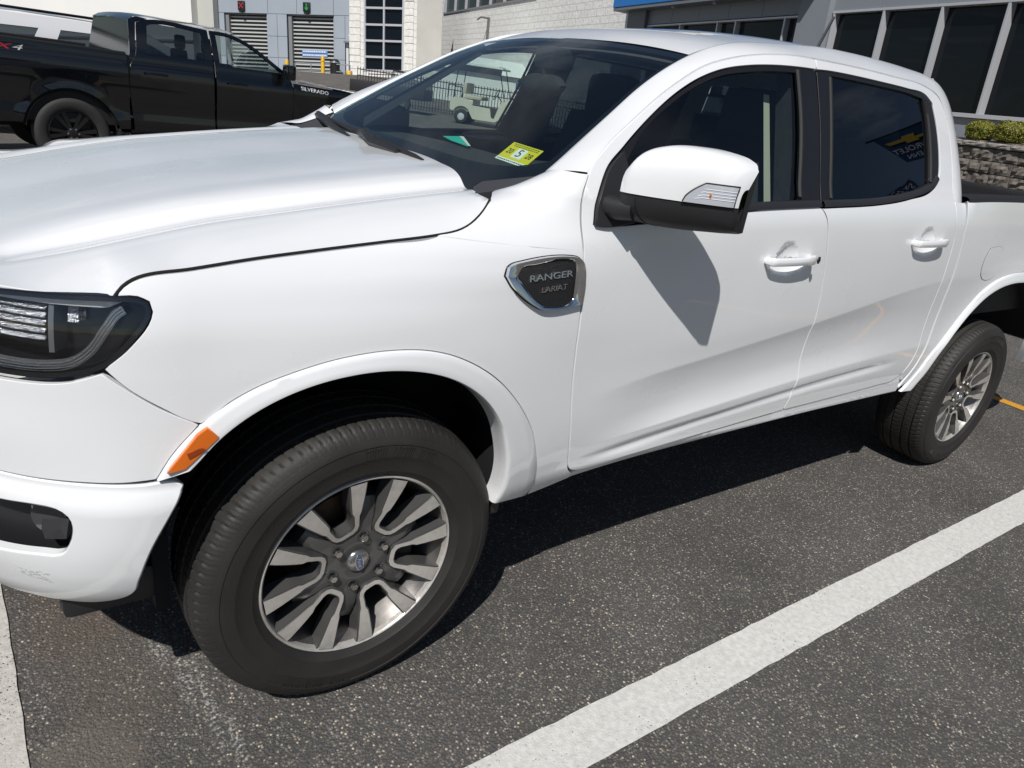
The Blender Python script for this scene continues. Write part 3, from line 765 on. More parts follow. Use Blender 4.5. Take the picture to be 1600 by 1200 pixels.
# wipers: arm, blade
for arm,b0,b1 in (([(0.405,1.06,1.272),(0.395,1.00,1.280),(0.372,0.90,1.262),(0.372,0.72,1.258)],(0.418,1.263,1.262),(0.386,0.577,1.245)),([(0.452,1.575,1.282),(0.440,1.50,1.276),(0.405,1.30,1.262),(0.378,1.09,1.250)],(0.452,1.60,1.268),(0.405,1.12,1.258))):
    e=empty("wiper",TR,arm[0])
    MB().tube(arm,[0.013,0.016,0.014,0.008],8).build("wiper_arm",BLACKPL,e)
    q=[tuple(Vector(b0).lerp(Vector(b1),t_)+Vector((-0.002,0,0.010+0.004*math.sin(math.pi*t_)))) for t_ in np.linspace(0,1,12)]
    MB().tube(q,[0.006]+[0.0095]*10+[0.005],6).build("wiper_blade",RUBBER,e)
# ---- cab side: A pillar, roof rail, C pillar in one pressing
OUT=[(0.560,1.316)]+FRAME[1:]+FRAME2[1:]+[(2.42,1.300)]
INN=[(0.5205,0.1885,1.296),(0.571,0.198,1.331),(0.628,0.213,1.369),(0.747,0.243,1.448),(0.882,0.283,1.532),(0.987,0.303,1.591),(1.093,0.319,1.640),(1.185,0.325,1.675),(1.289,0.33,1.701),(1.419,0.325,1.719),(1.559,0.32,1.734),(1.71,0.315,1.748),(1.878,0.31,1.754),(2.062,0.305,1.756),(2.25,0.297,1.753),(2.39,0.280,1.743),(2.455,0.262,1.724),(2.500,0.232,1.678),(2.515,0.185,1.598),(2.508,0.110,1.460),(2.500,0.046,1.322),(2.500,0.040,1.305)]
nS=150
_o3=lerp_path(OUT,nS*4)
_o3=np.array([SK(u,z) for u,z in _o3]); _i3=lerp_path(INN,nS*4)
# pair the two edges by matching landmark fractions
def frac(path,keys):
    d=np.r_[0,np.cumsum(np.linalg.norm(np.diff(path,axis=0),axis=1))]; d/=d[-1]
    return [d[np.argmin(np.linalg.norm(path-arr(k),axis=1))] for k in keys]
ko=[SK(u,z) for u,z in ((0.64,1.375),(0.93,1.539),(1.17,1.643),(1.438,1.69),(1.762,1.702),(2.276,1.698),(2.415,1.596),(2.414,1.315))]
ki=[(0.628,0.213,1.369),(0.90,0.287,1.541),(1.15,0.322,1.662),(1.45,0.324,1.722),(1.76,0.313,1.75),(2.33,0.29,1.75),(2.515,0.185,1.598),(2.503,0.05,1.322)]
fo_=[0]+frac(_o3,ko)+[1]; fi_=[0]+frac(_i3,ki)+[1]
T_=np.linspace(0,1,nS); FO=np.interp(T_,np.linspace(0,1,len(fo_)),fo_); FI=np.interp(T_,np.linspace(0,1,len(fi_)),fi_)
for _ in range(6):
    FO[1:-1]=(FO[:-2]+2*FO[1:-1]+FO[2:])/4; FI[1:-1]=(FI[:-2]+2*FI[1:-1]+FI[2:])/4
def at(path,f):
    d=np.r_[0,np.cumsum(np.linalg.norm(np.diff(path,axis=0),axis=1))]; d/=d[-1]
    return np.stack([np.interp(f,d,path[:,k]) for k in range(3)],1)
EO=at(_o3,FO); EI=at(_i3,FI)
dv_=EI-EO; Ln=np.linalg.norm(dv_,axis=1)[:,None]
EO2=EO+dv_/Ln*0.0045
tdir=np.gradient(EO,axis=0); tdir/=np.linalg.norm(tdir,axis=1)[:,None]
nrm=np.cross(tdir,dv_/Ln); nrm/=np.linalg.norm(nrm,axis=1)[:,None]
nrm*=np.sign(np.sum(nrm*arr([-0.2,-0.7,0.6]),axis=1))[:,None]
Q=[EO2-nrm*0.016, EO2-nrm*0.002, EO2+nrm*0.0]
for t in np.linspace(0.06,1,10):
    Q.append(EO2*(1-t)+EI*t+nrm*(0.13*Ln*t*(1-t)))
Q.append(EI+dv_/Ln*0.006-nrm*0.006); Q.append(EI+dv_/Ln*0.008-nrm*0.022)
cab_side=MB().grid([[tuple(q) for q in r_] for r_ in Q]).build("cab_side",WHITE,TR,sharp=55)
# ---- roof
kk=[i for i in range(nS) if 1.10<=EI[i][0] and EI[i][2]>1.63]
RE=EI[kk]+arr([0,0.020,-0.006])
RE=RE[RE[:,0]<2.47]
ZT=([1.0,1.11,1.2,1.42,1.75,2.1,2.4,2.6],[1.62,1.668,1.704,1.749,1.782,1.790,1.779,1.765])
rows=[]
for x,y,z in RE:
    zc=float(pchip(*ZT,np.array([x]))[0])
    rows.append([(x-0.012*(4*v*(1-v))*(x<1.3), y+v*2*(YC-y), z+(zc-z)*(1-(abs(2*v-1))**2.6)) for v in np.linspace(0,1,41)])
roof=MB().grid([r_[::-1] for r_ in rows]).build("roof",WHITE,TR,sharp=None)
MB().grid([[tuple(EI[i]+arr([0,-0.002,-0.012])),tuple(EI[i]+arr([0,0.035,-0.013]))][::-1] for i in kk]).build("roof_ditch",DARK,TR)
hx=[r_ for r_ in rows]
MB().grid([[(a,b,c-0.035) for a,b,c in r_] for r_ in hx]).build("headliner",mat("headliner",(0.05,0.05,0.052),0.95),TR,sharp=None)
# cab back wall and rear window
x=2.49
MB().add([(x,0.06,1.05),(x,2*YC-0.06,1.05),(x,2*YC-0.10,1.36),(x,0.10,1.36),(x,0.24,1.66),(x,2*YC-0.24,1.66),(x-0.02,2*YC-0.30,1.745),(x-0.02,0.30,1.745),(x,0.30,1.37),(x,0.36,1.64),(x,2*YC-0.36,1.64),(x,2*YC-0.30,1.37)],
  [(0,1,2,3),(3,8,9,4),(2,5,10,11),(4,9,10,5),(4,5,6,7),(3,2,11,8)]).build("cab_back",WHITE,TR,smooth=False)
MB().add([(x+0.006,0.30,1.37),(x+0.006,2*YC-0.30,1.37),(x+0.006,2*YC-0.36,1.64),(x+0.006,0.36,1.64)],[(0,1,2,3)]).build("rear_window",PRIVGLASS,TR)
# antenna
e=MB(); e.tube([(2.30,0.75,1.765),(2.31,0.75,1.80)],[0.016,0.010],10); e.tube([(2.31,0.75,1.80),(2.375,0.75,1.945)],[0.0065,0.0055],8); e.build("antenna",BLACKPL,TR)
# ---- door windows
WT = 0.0
ftrim = panel("window_trim", FWIN + BUP[::-1][1:] + FBELT[1:-1], lambda u,z: SK(u,z,-0.003), TRIM, fd, h=0.03, holes=[FGL], gap=0.004, depth=0.012, res=0.014)
panel("window_glass", inset(resample(FGL,0.02,True),-0.006), lambda u,z: SK(u,z,-0.011), TINTGLASS, fd, h=0.05, depth=0, smooth=False)
rtrim = panel("window_trim", RWIN + BUP[1:], lambda u,z: SK(u,z,-0.003), TRIM, rd, h=0.03, holes=[RGL], gap=0.004, depth=0.012, res=0.014)
panel("window_glass", inset(resample(RGL,0.02,True),-0.006), lambda u,z: SK(u,z,-0.011), PRIVGLASS, rd, h=0.05, depth=0, smooth=False)
# raised belt mouldings and B pillar edge
def strip_on(name, pts, wd, pu, m, parent, n=60, surf=SK):
    P=lerp_path(pts,n); t=np.gradient(P,axis=0); t/=np.linalg.norm(t,axis=1)[:,None]; nn=np.stack([-t[:,1],t[:,0]],1)
    rows=[]
    for s,q in ((-1,0.0),(-0.75,pu),(0,pu*1.25),(0.75,pu),(1,0.0)):
        U=P+nn*wd/2*s; rows.append(surf(U[:,0],U[:,1],q-0.003))
    return MB().grid([[tuple(x) for x in r_] for r_ in rows]).build(name,m,parent,sharp=60)
MOULD=mat("belt_moulding",(0.022,0.022,0.024),0.38)
strip_on("belt_moulding",[(0.80,1.226),(1.131,1.2585),(1.495,1.279)],0.021,0.008,MOULD,fd)
strip_on("belt_moulding",[(1.512,1.279),(1.852,1.2985),(2.056,1.322),(2.20,1.349),(2.268,1.370),(2.296,1.392)],0.021,0.008,MOULD,rd)
strip_on("glass_run",[(1.452,1.652),(1.438,1.497),(1.397,1.295)],0.012,0.007,RUBBER,fd)
strip_on("glass_run",[(1.630,1.652),(1.602,1.497),(1.566,1.297)],0.012,0.005,RUBBER,rd)
strip_on("glass_run",[(2.252,1.650),(2.262,1.601),(2.258,1.471),(2.243,1.375)],0.012,0.006,RUBBER,rd)
# ---- handles
HWHITE=WHITE
for door,(hx,hz) in ((fd,HANDLES[0]),(rd,HANDLES[1])):
    rows=[]
    xs=np.linspace(-0.124,0.118,25)
    for dx in xs:
        s=(dx+0.124)/0.242
        end=min(1.0,(dx+0.124)/0.018,(0.118-dx)/0.012+0.02); end=math.sqrt(max(0,1-(1-max(end,0.02))**2))
        hh=(0.0125+0.0035*sst(0.70,0.80,s))*(0.45+0.55*end)
        pu=0.034*min(1,0.55+0.45*math.sin(math.pi*min(1,max(0,s*1.0)))**0.5)
        zc=hz-0.004+0.004*s
        b=skin(hx+dx,hz+0.07)
        b=_skin0(hx+dx,hz)
        ring=[]
        for a in np.linspace(0,2*math.pi,14,endpoint=False):
            ca,sa=math.cos(a),math.sin(a)
            ey=(abs(ca)**0.6)*np.sign(ca)*0.010*(0.5+0.5*end); ez=(abs(sa)**0.6)*np.sign(sa)*hh
            ring.append((b[0],b[1]-pu*(0.35+0.65*end)-ey+0.006,zc+ez))
        rows.append(ring+ring[:1])
    m=MB().grid(rows); n=15
    m.f.append(tuple(range(n-2,-1,-1))[::-1]); k=len(rows)*n
    m.f.append(tuple(range(k-n,k-1)))
    hn=m.build("door_handle",HWHITE,door,sharp=50)
    if door is fd:
        b=_skin0(hx+0.103,hz+0.004)
        MB().lathe([(0.0005,-0.003),(0.0075,-0.003),(0.0085,0.0)],'y',14,(b[0],b[1]-0.036,b[2])).build("key_lock",mat("lock_dark",(0.02,0.02,0.02),0.4),hn)
        MB().box((b[0]-0.004,b[1]-0.0395,b[2]-0.011),(b[0]+0.005,b[1]-0.0345,b[2]+0.011),0.002).build("key_slot",DARK,hn)
    # dark return under the grip
    for dx in (-0.108,0.100):
        b=_skin0(hx+dx,hz)
        MB().box((b[0]-0.010,b[1]-0.022,hz-0.009),(b[0]+0.010,b[1]+0.012,hz+0.007),0.003).build("handle_mount",HWHITE,hn)
# ---- mirror
mir=empty("side_mirror",TR,(0.62,0.02,1.22))
sail=panel("mirror_sail",[(0.566,1.202),(0.573,1.255),(0.621,1.323),(0.690,1.370),(0.690,1.30),(0.680,1.212),(0.598,1.200)],lambda u,z:SK(u,z,0.012),BLACKPL,mir,h=0.02,depth=0.016,lip=0.003)
# cross sections from root to tip
secs=[]  # (s, x front, y, z low, z high, depth)
S_=np.array([0.0,0.10,0.25,0.45,0.65,0.82,0.93,0.985,1.0])
XF=np.array([0.595,0.595,0.608,0.641,0.686,0.732,0.763,0.784,0.798])
YY=np.array([-0.012,-0.03,-0.058,-0.098,-0.138,-0.170,-0.190,-0.199,-0.2015])
ZL=np.array([1.222,1.219,1.217,1.218,1.222,1.226,1.232,1.243,1.262])
ZH=np.array([1.362,1.390,1.407,1.412,1.408,1.398,1.383,1.362,1.335])
DP=np.array([0.080,0.100,0.120,0.130,0.126,0.110,0.082,0.050,0.020])
ss=np.linspace(0,1,34)
def prof(s):
    return [float(pchip(S_,a,np.array([s]))[0]) for a in (XF,YY,ZL,ZH,DP)]
def msec(s,ph):
    xf,y,zl,zh,d=prof(s); zc=(zl+zh)/2; h=(zh-zl)/2
    # ph 0 back-top, pi/2 front, pi back-bottom
    c=math.cos(ph); sn=math.sin(ph)
    zz=zc+h*np.sign(c)*abs(c)**0.62; xx=xf+d*(1-abs(sn)**0.75)
    return (xx,y+0.25*(xx-xf)*(-0.1),zz)
def zsplit(s): return 1.288+0.004*s
def split_ph(s):
    xf,y,zl,zh,d=prof(s); zc=(zl+zh)/2; h=(zh-zl)/2
    c=(zsplit(s)-zc)/h; c=max(-0.98,min(0.98,c)); c=np.sign(c)*abs(c)**(1/0.62)
    return math.acos(c)
up=[];lo=[]
for s in ss:
    ps=split_ph(s)
    up.append([msec(s,a) for a in np.linspace(0.0,ps,16)])
    l=[msec(s,a) for a in np.linspace(ps,math.pi,16)]
    lo.append([(x+0.004*(1-t),y,z-0.0025*(1-t)) for (x,y,z),t in zip(l,np.linspace(0,1,16))])
MB().grid([r_[::-1] for r_ in up]).build("mirror_cap",WHITE,mir,sharp=60)
MB().grid([r_[::-1] for r_ in lo]).build("mirror_base",BLACKPL,mir,sharp=60)
back=[[msec(s,0.0),msec(s,math.pi)] for s in ss]
MB().grid(back).build("mirror_bezel",BLACKPL,mir)
MB().grid([[(a[0]+0.003,a[1],a[2]*0.9+b[2]*0.1-0.0),(b[0]+0.003,b[1],b[2]*0.9+a[2]*0.1)] for a,b in back[2:-3]]).build("mirror_glass",CHROME,mir)
MB().tube([(0.60,0.055,1.245),(0.615,0.0,1.245),(0.63,-0.035,1.25)],[0.030,0.028,0.026],12).build("mirror_arm",BLACKPL,mir)
# seam round the lower shell
MB().tube([ (x-0.0006,y-0.0006,z) for x,y,z in [msec(0.23,a) for a in np.linspace(split_ph(0.23)+0.05,math.pi-0.1,14)]],0.0012,5).build("mirror_seam",DARK,mir)
# repeater lamp wrapped on the outer lower corner
TL=mat("lamp_lens",(0.66,0.70,0.76),0.10,metal=0.35,coat=1.0)
rows=[]
for s in np.linspace(0.62,0.985,22):
    ps=split_ph(s); t=(s-0.62)/0.365
    hgt=0.002+0.046*min(1,t*2.6)**0.6
    xf,y,zl,zh,d=prof(s)
    r_=[]
    for zz in np.linspace(zsplit(s)+0.001,zsplit(s)+hgt,8):
        zc=(zl+zh)/2;h=(zh-zl)/2;c=(zz-zc)/h;c=max(-.99,min(.99,c));c=np.sign(c)*abs(c)**(1/0.62)
        x_,y_,z_=msec(s,math.acos(c)); r_.append((x_-0.0035,y_-0.0035,z_))
    rows.append(r_)
rep=MB().grid(rows).build("repeater_lamp",TL,mir,sharp=60)
MB().tube([tuple(r_[-1]) for r_ in rows]+[tuple(q) for q in rows[-1][::-1]],0.0016,6).build("lamp_surround",BLACKPL,rep)
for k in (2,3,4,5):
    MB().tube([(r_[k][0]-0.0002,r_[k][1]-0.0002,r_[k][2]) for r_ in rows[3+k:]],0.0009,5).build("lamp_rib",mat("lamp_rib",(0.78,0.80,0.84),0.15,coat=1.0),rep)
q=rows[11][3]; MB().box((q[0]-0.003,q[1]-0.003,q[2]-0.004),(q[0]+0.001,q[1]+0.003,q[2]+0.004),0.0015).build("lamp_bulb",mat("bulb_amber",(0.6,0.14,0.02),0.3),rep)
# ---- fender badge
BO=[(0.304,1.086),(0.313,1.106),(0.352,1.118),(0.500,1.129),(0.519,1.124),(0.532,1.110),(0.538,1.012),(0.426,1.003),(0.402,1.009),(0.326,1.058)]
BI=[(0.338,1.085),(0.352,1.103),(0.385,1.109),(0.497,1.117),(0.508,1.110),(0.513,1.032),(0.503,1.019),(0.432,1.013),(0.412,1.018)]
bz=panel("fender_vent",BO,lambda u,z:SK(u,z,0.004),GLOSSBLK,TR,h=0.015,depth=0.010,lip=0.002,res=0.008)
def poly_ring(name,a,b,pa,pb,m,parent):
    n=120; A=lerp_path(list(a)+[a[0]],n); 
    Bq=lerp_path(list(b)+[b[0]],n)
    ca=arr(a).mean(0)
    # match by angle about centre
    def byang(P):
        th=np.unwrap(np.arctan2((P[:,1]-ca[1])*2.2,P[:,0]-ca[0])); return th
    ta=byang(A); tb=byang(Bq)
    tb=tb+2*math.pi*round((ta.mean()-tb.mean())/(2*math.pi))
    o=np.argsort(tb); B2=np.stack([np.interp(ta,np.r_[tb[o]-2*math.pi,tb[o],tb[o]+2*math.pi],np.tile(Bq[o][:,k],3)) for k in (0,1)],1)
    rows=[]
    for t,pu in ((0,0.002),(0.06,pa),(0.5,(pa+pb)/2+0.002),(0.94,pb),(1,0.003)):
        U=A*(1-t)+B2*t; rows.append([tuple(x) for x in SK(U[:,0],U[:,1],pu)])
    return MB().grid(rows[::-1] if area(A)<0 else rows[::-1]).build(name,m,parent,sharp=40)
poly_ring("vent_surround",BO,BI,0.012,0.006,CHROME,bz)
panel("vent_plate",BI,lambda u,z:SK(u,z,0.0045),mat("vent_mesh",(0.012,0.012,0.013),0.45,bump=0.5,bscale=420),bz,h=0.02,depth=0)
MB().grid([[tuple(SK(u,z,0.007)) for u,z in ((0.508,z_),(0.526,z_-0.004))] for z_ in np.linspace(1.030,1.107,6)]).build("vent_fin",CHROME,bz)
def bfr(x0,z0,sl=0.06,pu=0.006):
    def f(a,b,c):
        P=SK(x0+a+0.15*b*0,z0+b+a*sl,pu+c); return tuple(P)
    return f
LET=mat("letter_silver",(0.62,0.65,0.70),0.25,metal=0.9)
text_on("badge_lettering","RANGER",0.0215,bfr(0.434,1.083,0.085),LET,bz,ext=0.0014,wide=1.55)
text_on("trim_lettering","LARIAT",0.019,bfr(0.446,1.054,0.085),CHROME,bz,ext=0.0014,wide=1.25)
# ---- wheels
ZC=0.378; WR=0.246
def make_tyre():
    n=600
    prof=[(0.238,-0.100),(0.2455,-0.1105),(0.252,-0.1165),(0.262,-0.1225),(0.2635,-0.1245),(0.266,-0.1245),(0.285,-0.1290),(0.300,-0.1315),(0.302,-0.1328),(0.305,-0.1326),(0.318,-0.1330),(0.332,-0.1310),(0.334,-0.1325),(0.338,-0.1318),(0.345,-0.1285),(0.350,-0.1262),(0.3505,-0.1240),(0.356,-0.1215),(0.363,-0.1170),(0.368,-0.1125),(0.3725,-0.1065),(0.3765,-0.0985),(0.3790,-0.0900),(0.3808,-0.0800),(0.3818,-0.0720),(0.3740,-0.0700),(0.3740,-0.0630),(0.3826,-0.0610),(0.3838,-0.045),(0.3842,-0.0300),(0.3765,-0.0285),(0.3765,-0.0215),(0.3845,-0.0200),(0.3850,0.0)]
    prof=prof+[(r_,-w_) for r_,w_ in prof[-2::-1]]
    V=[];F=[]
    m=len(prof)
    for k in range(n):
        a=2*math.pi*k/n; ph=k%6
        for (r_,w_) in prof:
            rr=r_; aw=abs(w_); ww=w_
            if 0.072<=aw<=0.1215 and r_>0.355:           # shoulder blocks
                kk=(k+int(round((aw-0.09)*60)))%6
                if kk==0: rr-=0.0036 if aw<0.11 else 0.0024
                elif kk==3 and aw>0.085: rr-=0.0010
            elif aw<0.061 and r_>0.383:
                if (k+int(aw*180))%6==(1 if w_>0 else 4): rr-=0.0030
            V.append((rr*math.cos(a),ww,rr*math.sin(a)))
    # flatten the contact patch
    out=[]
    for x,y,z in V:
        if z<-ZC+0.004:
            t=(-ZC+0.004-z); z=-ZC+0.004-min(t,0.0035); y=y*(1+0.35*t)
        out.append((x,y,max(z,-ZC+0.0006)))
    for k in range(n):
        j=(k+1)%n
        for i in range(m-1):
            F.append((k*m+i,k*m+i+1,j*m+i+1,j*m+i))
    return out,F
TYRE=mat("tyre_rubber",(0.021,0.019,0.0175),0.62,var=0.18,vscale=9,bump=0.12,bscale=260)
tv,tf=make_tyre()
tme=bpy.data.meshes.new("tyre"); tme.from_pydata(tv,[],tf); tme.update(); tme.materials.append(TYRE)
tme.polygons.foreach_set("use_smooth",[True]*len(tme.polygons)); tme.set_sharp_from_angle(angle=R(38))
def mesh_of(mb,name,m,sharp=35):
    me=bpy.data.meshes.new(name); me.from_pydata(mb.v,[],mb.f); me.update(); me.materials.append(m)
    me.polygons.foreach_set("use_smooth",[True]*len(me.polygons)); me.set_sharp_from_angle(angle=R(sharp)); return me
# sidewall lettering blocks: raised, worn, unreadable at this distance
def sidewall():
    m=MB()
    rng=random.Random(3)
    for base in (R(232),R(60)):
        a=base
        for k in range(14):
            wd=rng.choice((0.010,0.013,0.007))
            if k in (4,9): a+=0.05; continue
            da=wd/0.315
            for (r0,r1,aa,ab) in ((0.304,0.330,a,a+0.3*da),(0.326,0.330,a,a+da) if k%2 else (0.304,0.308,a,a+da),(0.304,0.330,a+0.75*da,a+da)):
                q=[]
                for rr in (r0,r1):
                    for t in (aa,ab): q.append((rr*math.cos(t),-0.1345+abs(rr-0.318)*0.05,rr*math.sin(t)))
                q+=[(x,y+0.004,z) for x,y,z in q]
                m.add(q,[(0,1,3,2),(0,4,5,1),(1,5,7,3),(3,7,6,2),(2,6,4,0)])
            a+=da+0.012
    return mesh_of(m,"sidewall_lettering",TYRE,30)
swme=sidewall()
# rim: barrel and lip, U-shaped machined spokes on a painted spider
m=MB().lathe([(0.2455,-0.1095),(0.2440,-0.1135),(0.2415,-0.1150),(0.2385,-0.1135),(0.2365,-0.1080),(0.2340,-0.098)],'y',120); lipme=mesh_of(m,"rim_lip",MACH,50)
m=MB().lathe([(0.2342,-0.0985),(0.2260,-0.080),(0.2120,-0.050),(0.2030,-0.015),(0.2000,0.040),(0.2120,0.085),(0.235,0.105)],'y',96); barme=mesh_of(m,"rim_barrel",mat("barrel_alloy",(0.22,0.21,0.20),0.38,metal=0.8,var=0.3,vscale=14),40)
def face_w(r_): return -0.1135+0.024*(1-min(1,max(0,(r_-0.07)/0.155)))**1.3
# edges of one U, right half, from hub to rim: (x tangential, r along axis)
inR=[(0.000,0.0965),(0.013,0.0970),(0.0205,0.1010),(0.0255,0.1090),(0.0285,0.1230),(0.0320,0.1380),(0.0300,0.1500),(0.0345,0.1720),(0.0400,0.1950),(0.0455,0.2180),(0.0490,0.2310)]
outR=[(0.000,0.0855),(0.016,0.0860),(0.0275,0.0920),(0.0345,0.1030),(0.0390,0.1195),(0.0430,0.1330),(0.0500,0.1430),(0.0600,0.1640),(0.0705,0.1850),(0.0805,0.2060),(0.0870,0.2190)]
U_in=[(-a,b) for a,b in inR[:0:-1]]+inR; U_out=[(-a,b) for a,b in outR[:0:-1]]+outR
def ush(th,grow_i,grow_o,dz,depth):
    """top strip and side walls of one U at wheel angle th"""
    c,s=math.cos(th),math.sin(th)
    def P(q,dw):
        x,r_=q; rr=math.hypot(x,r_)
        # radial axis (c,s) ; tangential (-s,c)
        return (c*r_-s*x, face_w(rr)+dw, s*r_+c*x)
    I=arr(U_in);O=arr(U_out)
    d=(O-I); L=np.linalg.norm(d,axis=1)[:,None]; d/=L
    I2=I-d*grow_i; O2=O+d*grow_o
    top=[[P(q,dz) for q in I2],[P(q,dz) for q in O2]]
    ins=[[P(q,dz+depth) for q in I2-d*0.003],[P(q,dz) for q in I2]]
    outs=[[P(q,dz) for q in O2],[P(q,dz+depth) for q in O2+d*0.003]]
    return top,ins,outs
mF=MB();mS=MB()
PH=R(142.15-30)
for k in range(6):
    th=PH+k*math.pi/3
    t,i,o=ush(th,0,0,0.0,0.012); mF.grid(t)
    t2,i2,o2=ush(th,0.0035,0.0035,0.0028,0.040)
    mS.grid(i); mS.grid(o); mS.grid(t2); mS.grid(i2); mS.grid(o2)
spome=mesh_of(mF,"spoke_face",MACH,40)
# hub disc, lug recesses and pockets between neighbouring U's
hubm=MB().lathe([(0.000,-0.086),(0.030,-0.086),(0.034,-0.0885),(0.058,-0.0880),(0.080,-0.0870),(0.094,-0.084),(0.098,-0.055)],'y',72)
for k in range(6):
    th=PH+R(30)+k*math.pi/3; c,s=math.cos(th),math.sin(th)
    def P(x,r_,w_): return (c*r_-s*x,w_,s*r_+c*x)
    top=[]
    for r_,hw,w_ in ((0.070,0.020,-0.0875),(0.100,0.016,-0.0890),(0.125,0.016,-0.0885),(0.150,0.016,-0.083),(0.172,0.016,-0.074),(0.174,0.015,-0.045)):
        top.append([P(-hw-0.012,r_,w_+0.012),P(-hw,r_,w_),P(0,r_,w_-0.001),P(hw,r_,w_),P(hw+0.012,r_,w_+0.012)])
    hubm.grid(top)
hubm.v+=[]; mS.add(hubm.v,hubm.f)
sidme=mesh_of(mS,"wheel_spider",GREYALLOY,40)
lug=MB().lathe([(0.0005,-0.014),(0.0085,-0.014),(0.0115,-0.009),(0.0120,0.006)],'y',6); lugme=mesh_of(lug,"lug_nut",mat("lug_chrome",(0.45,0.42,0.38),0.22,metal=1.0),25)
rec=MB().lathe([(0.0165,-0.0008),(0.0150,-0.0018),(0.0140,0.0015)],'y',20); recme=mesh_of(rec,"lug_seat",mat("lug_seat_metal",(0.16,0.16,0.16),0.25,metal=0.8),40)
cap=MB().lathe([(0.0005,-0.0105),(0.020,-0.0100),(0.0275,-0.0075),(0.0305,-0.002),(0.0315,0.003)],'y',40); capme=mesh_of(cap,"centre_cap",mat("cap_silver",(0.42,0.41,0.40),0.22,metal=0.9),50)
def oval(a,b,y,n=36): return [(a*math.cos(2*math.pi*k/n),y,b*math.sin(2*math.pi*k/n)) for k in range(n)]
ov=MB(); o1=oval(0.0225,0.0098,-0.0112); ov.add(o1,[tuple(range(36))[::-1]]); 
ovme=mesh_of(ov,"cap_oval",mat("badge_blue",(0.010,0.030,0.11),0.15,coat=1.0),40)
rg=MB().tube([(x,y,z) for x,y,z in oval(0.0225,0.0098,-0.0113)]+[oval(0.0225,0.0098,-0.0113)[0]],0.0007,6,cap=False); rgme=mesh_of(rg,"cap_oval_rim",CHROME,60)
tvv,tff=text_data("Ford",0.0125,0.0002,1.1,0.25)
lt=MB(); lt.add([(x,-0.0116-z,y) for x,y,z in tvv],tff); ltme=mesh_of(lt,"cap_lettering",LET,60)
disc=MB().lathe([(0.05,-0.035),(0.060,-0.020),(0.156,-0.020),(0.158,0.004),(0.06,0.006)],'y',64); discme=mesh_of(disc,"brake_disc",mat("rusty_disc",(0.13,0.095,0.07),0.5,metal=0.7,var=0.35,vscale=30),40)
cal=MB().box((0.055,-0.055,-0.07),(0.175,0.05,0.09),0.018); calme=mesh_of(cal,"brake_caliper",mat("caliper_iron",(0.05,0.045,0.04),0.7,var=0.3,vscale=40),40)
bk=MB().lathe([(0.0,0.07),(0.19,0.07),(0.20,0.05)],'y',40); bkme=mesh_of(bk,"dust_shield",DARK,60)
def wheel(x,y,far,steer=0.0,spin=0.0,spare=0):
    wroot=empty("wheel",TR,(0,0,0))
    wroot.location=(x,y,ZC); wroot.rotation_euler=(0,0,(math.pi if far else 0)+steer)
    ty=link("tyre",tme); ty.parent=wroot
    sw=link("sidewall_lettering",swme); sw.parent=ty; sw["kind"]="stuff"
    rim=link("rim_barrel",barme); rim.parent=wroot
    for nme,me_ in (("rim_lip",lipme),("wheel_spider",sidme),("spoke_face",spome)):
        q=link(nme,me_); q.parent=wroot; q.rotation_euler=(0,spin,0)
    for k in range(6):
        th=R(142.15)+k*math.pi/3-spin
        for nme,me_,w_ in (("lug_nut",lugme,-0.0880),("lug_seat",recme,-0.0878)):
            q=link(nme,me_); q.parent=wroot; q.location=(0.06985*math.cos(th),w_,0.06985*math.sin(th))
    cp=link("centre_cap",capme); cp.parent=wroot; cp.location=(0,-0.0865,0)
    cp.rotation_euler=(0,R(80) if spare==0 else R(20),0)
    for nme,me_ in (("cap_oval",ovme),("cap_oval_rim",rgme),("cap_lettering",ltme)):
        q=link(nme,me_); q.parent=cp
    for nme,me_ in (("brake_disc",discme),("brake_caliper",calme),("dust_shield",bkme)):
        q=link(nme,me_); q.parent=wroot
    return wroot
wheel(0.0,0.1135,False,steer=0.027)
wheel(3.22,0.1135,False,spin=R(14),spare=1)
wheel(0.0,2*YC-0.1135,True,steer=0.027,spin=R(25))
wheel(3.22,2*YC-0.1135,True,spin=R(40))
# ---- wheel housings and underbody
for nme,cx,rx,rz,zc in (("wheel_liner",0.0,0.44,0.50,0.42),("wheel_liner",3.22,0.62,0.585,0.42)):
    for s in (0,1):
        rows=[]
        for a in np.linspace(R(22),R(162),40):
            px,pz=cx+rx*math.cos(a),zc+rz*math.sin(a)*1.0
            r_=[(px,yy,pz) for yy in (0.012,0.05,0.30)]+[(cx+rx*0.35*math.cos(a),0.36,zc+rz*0.35*math.sin(a))]
            if s: r_=[(x_,2*YC-y_,z_) for x_,y_,z_ in r_]
            rows.append(r_)
        MB().grid(rows).build(nme,DARK,TR)
m=MB(); m.box((-0.35,0.36,0.42),(4.3,2*YC-0.36,0.60)); m.build("chassis",DARK,TR,smooth=False)
m=MB(); m.box((0.52,0.10,0.48),(2.5,2*YC-0.10,0.58)); m.build("cab_floor",DARK,TR,smooth=False)
m=MB(); m.box((-0.42,0.30,0.45),(0.5,2*YC-0.30,1.0)); m.build("engine_bay",DARK,TR,smooth=False)
m=MB().tube([(-0.1,0.30,0.36),(0.0,0.8,0.34),(0.0,YC,0.33),(0.0,1.0,0.34),(0.1,1.5,0.36)],0.03,8); m.build("front_axle",DARK,TR)
m=MB().tube([(3.22,0.2,ZC),(3.22,1.6,ZC)],0.05,8); m.lathe([(0.01,-0.16),(0.13,-0.10),(0.16,0),(0.13,0.10),(0.01,0.16)],'y',20,(3.22,0.95,ZC)); m.build("rear_axle",DARK,TR)
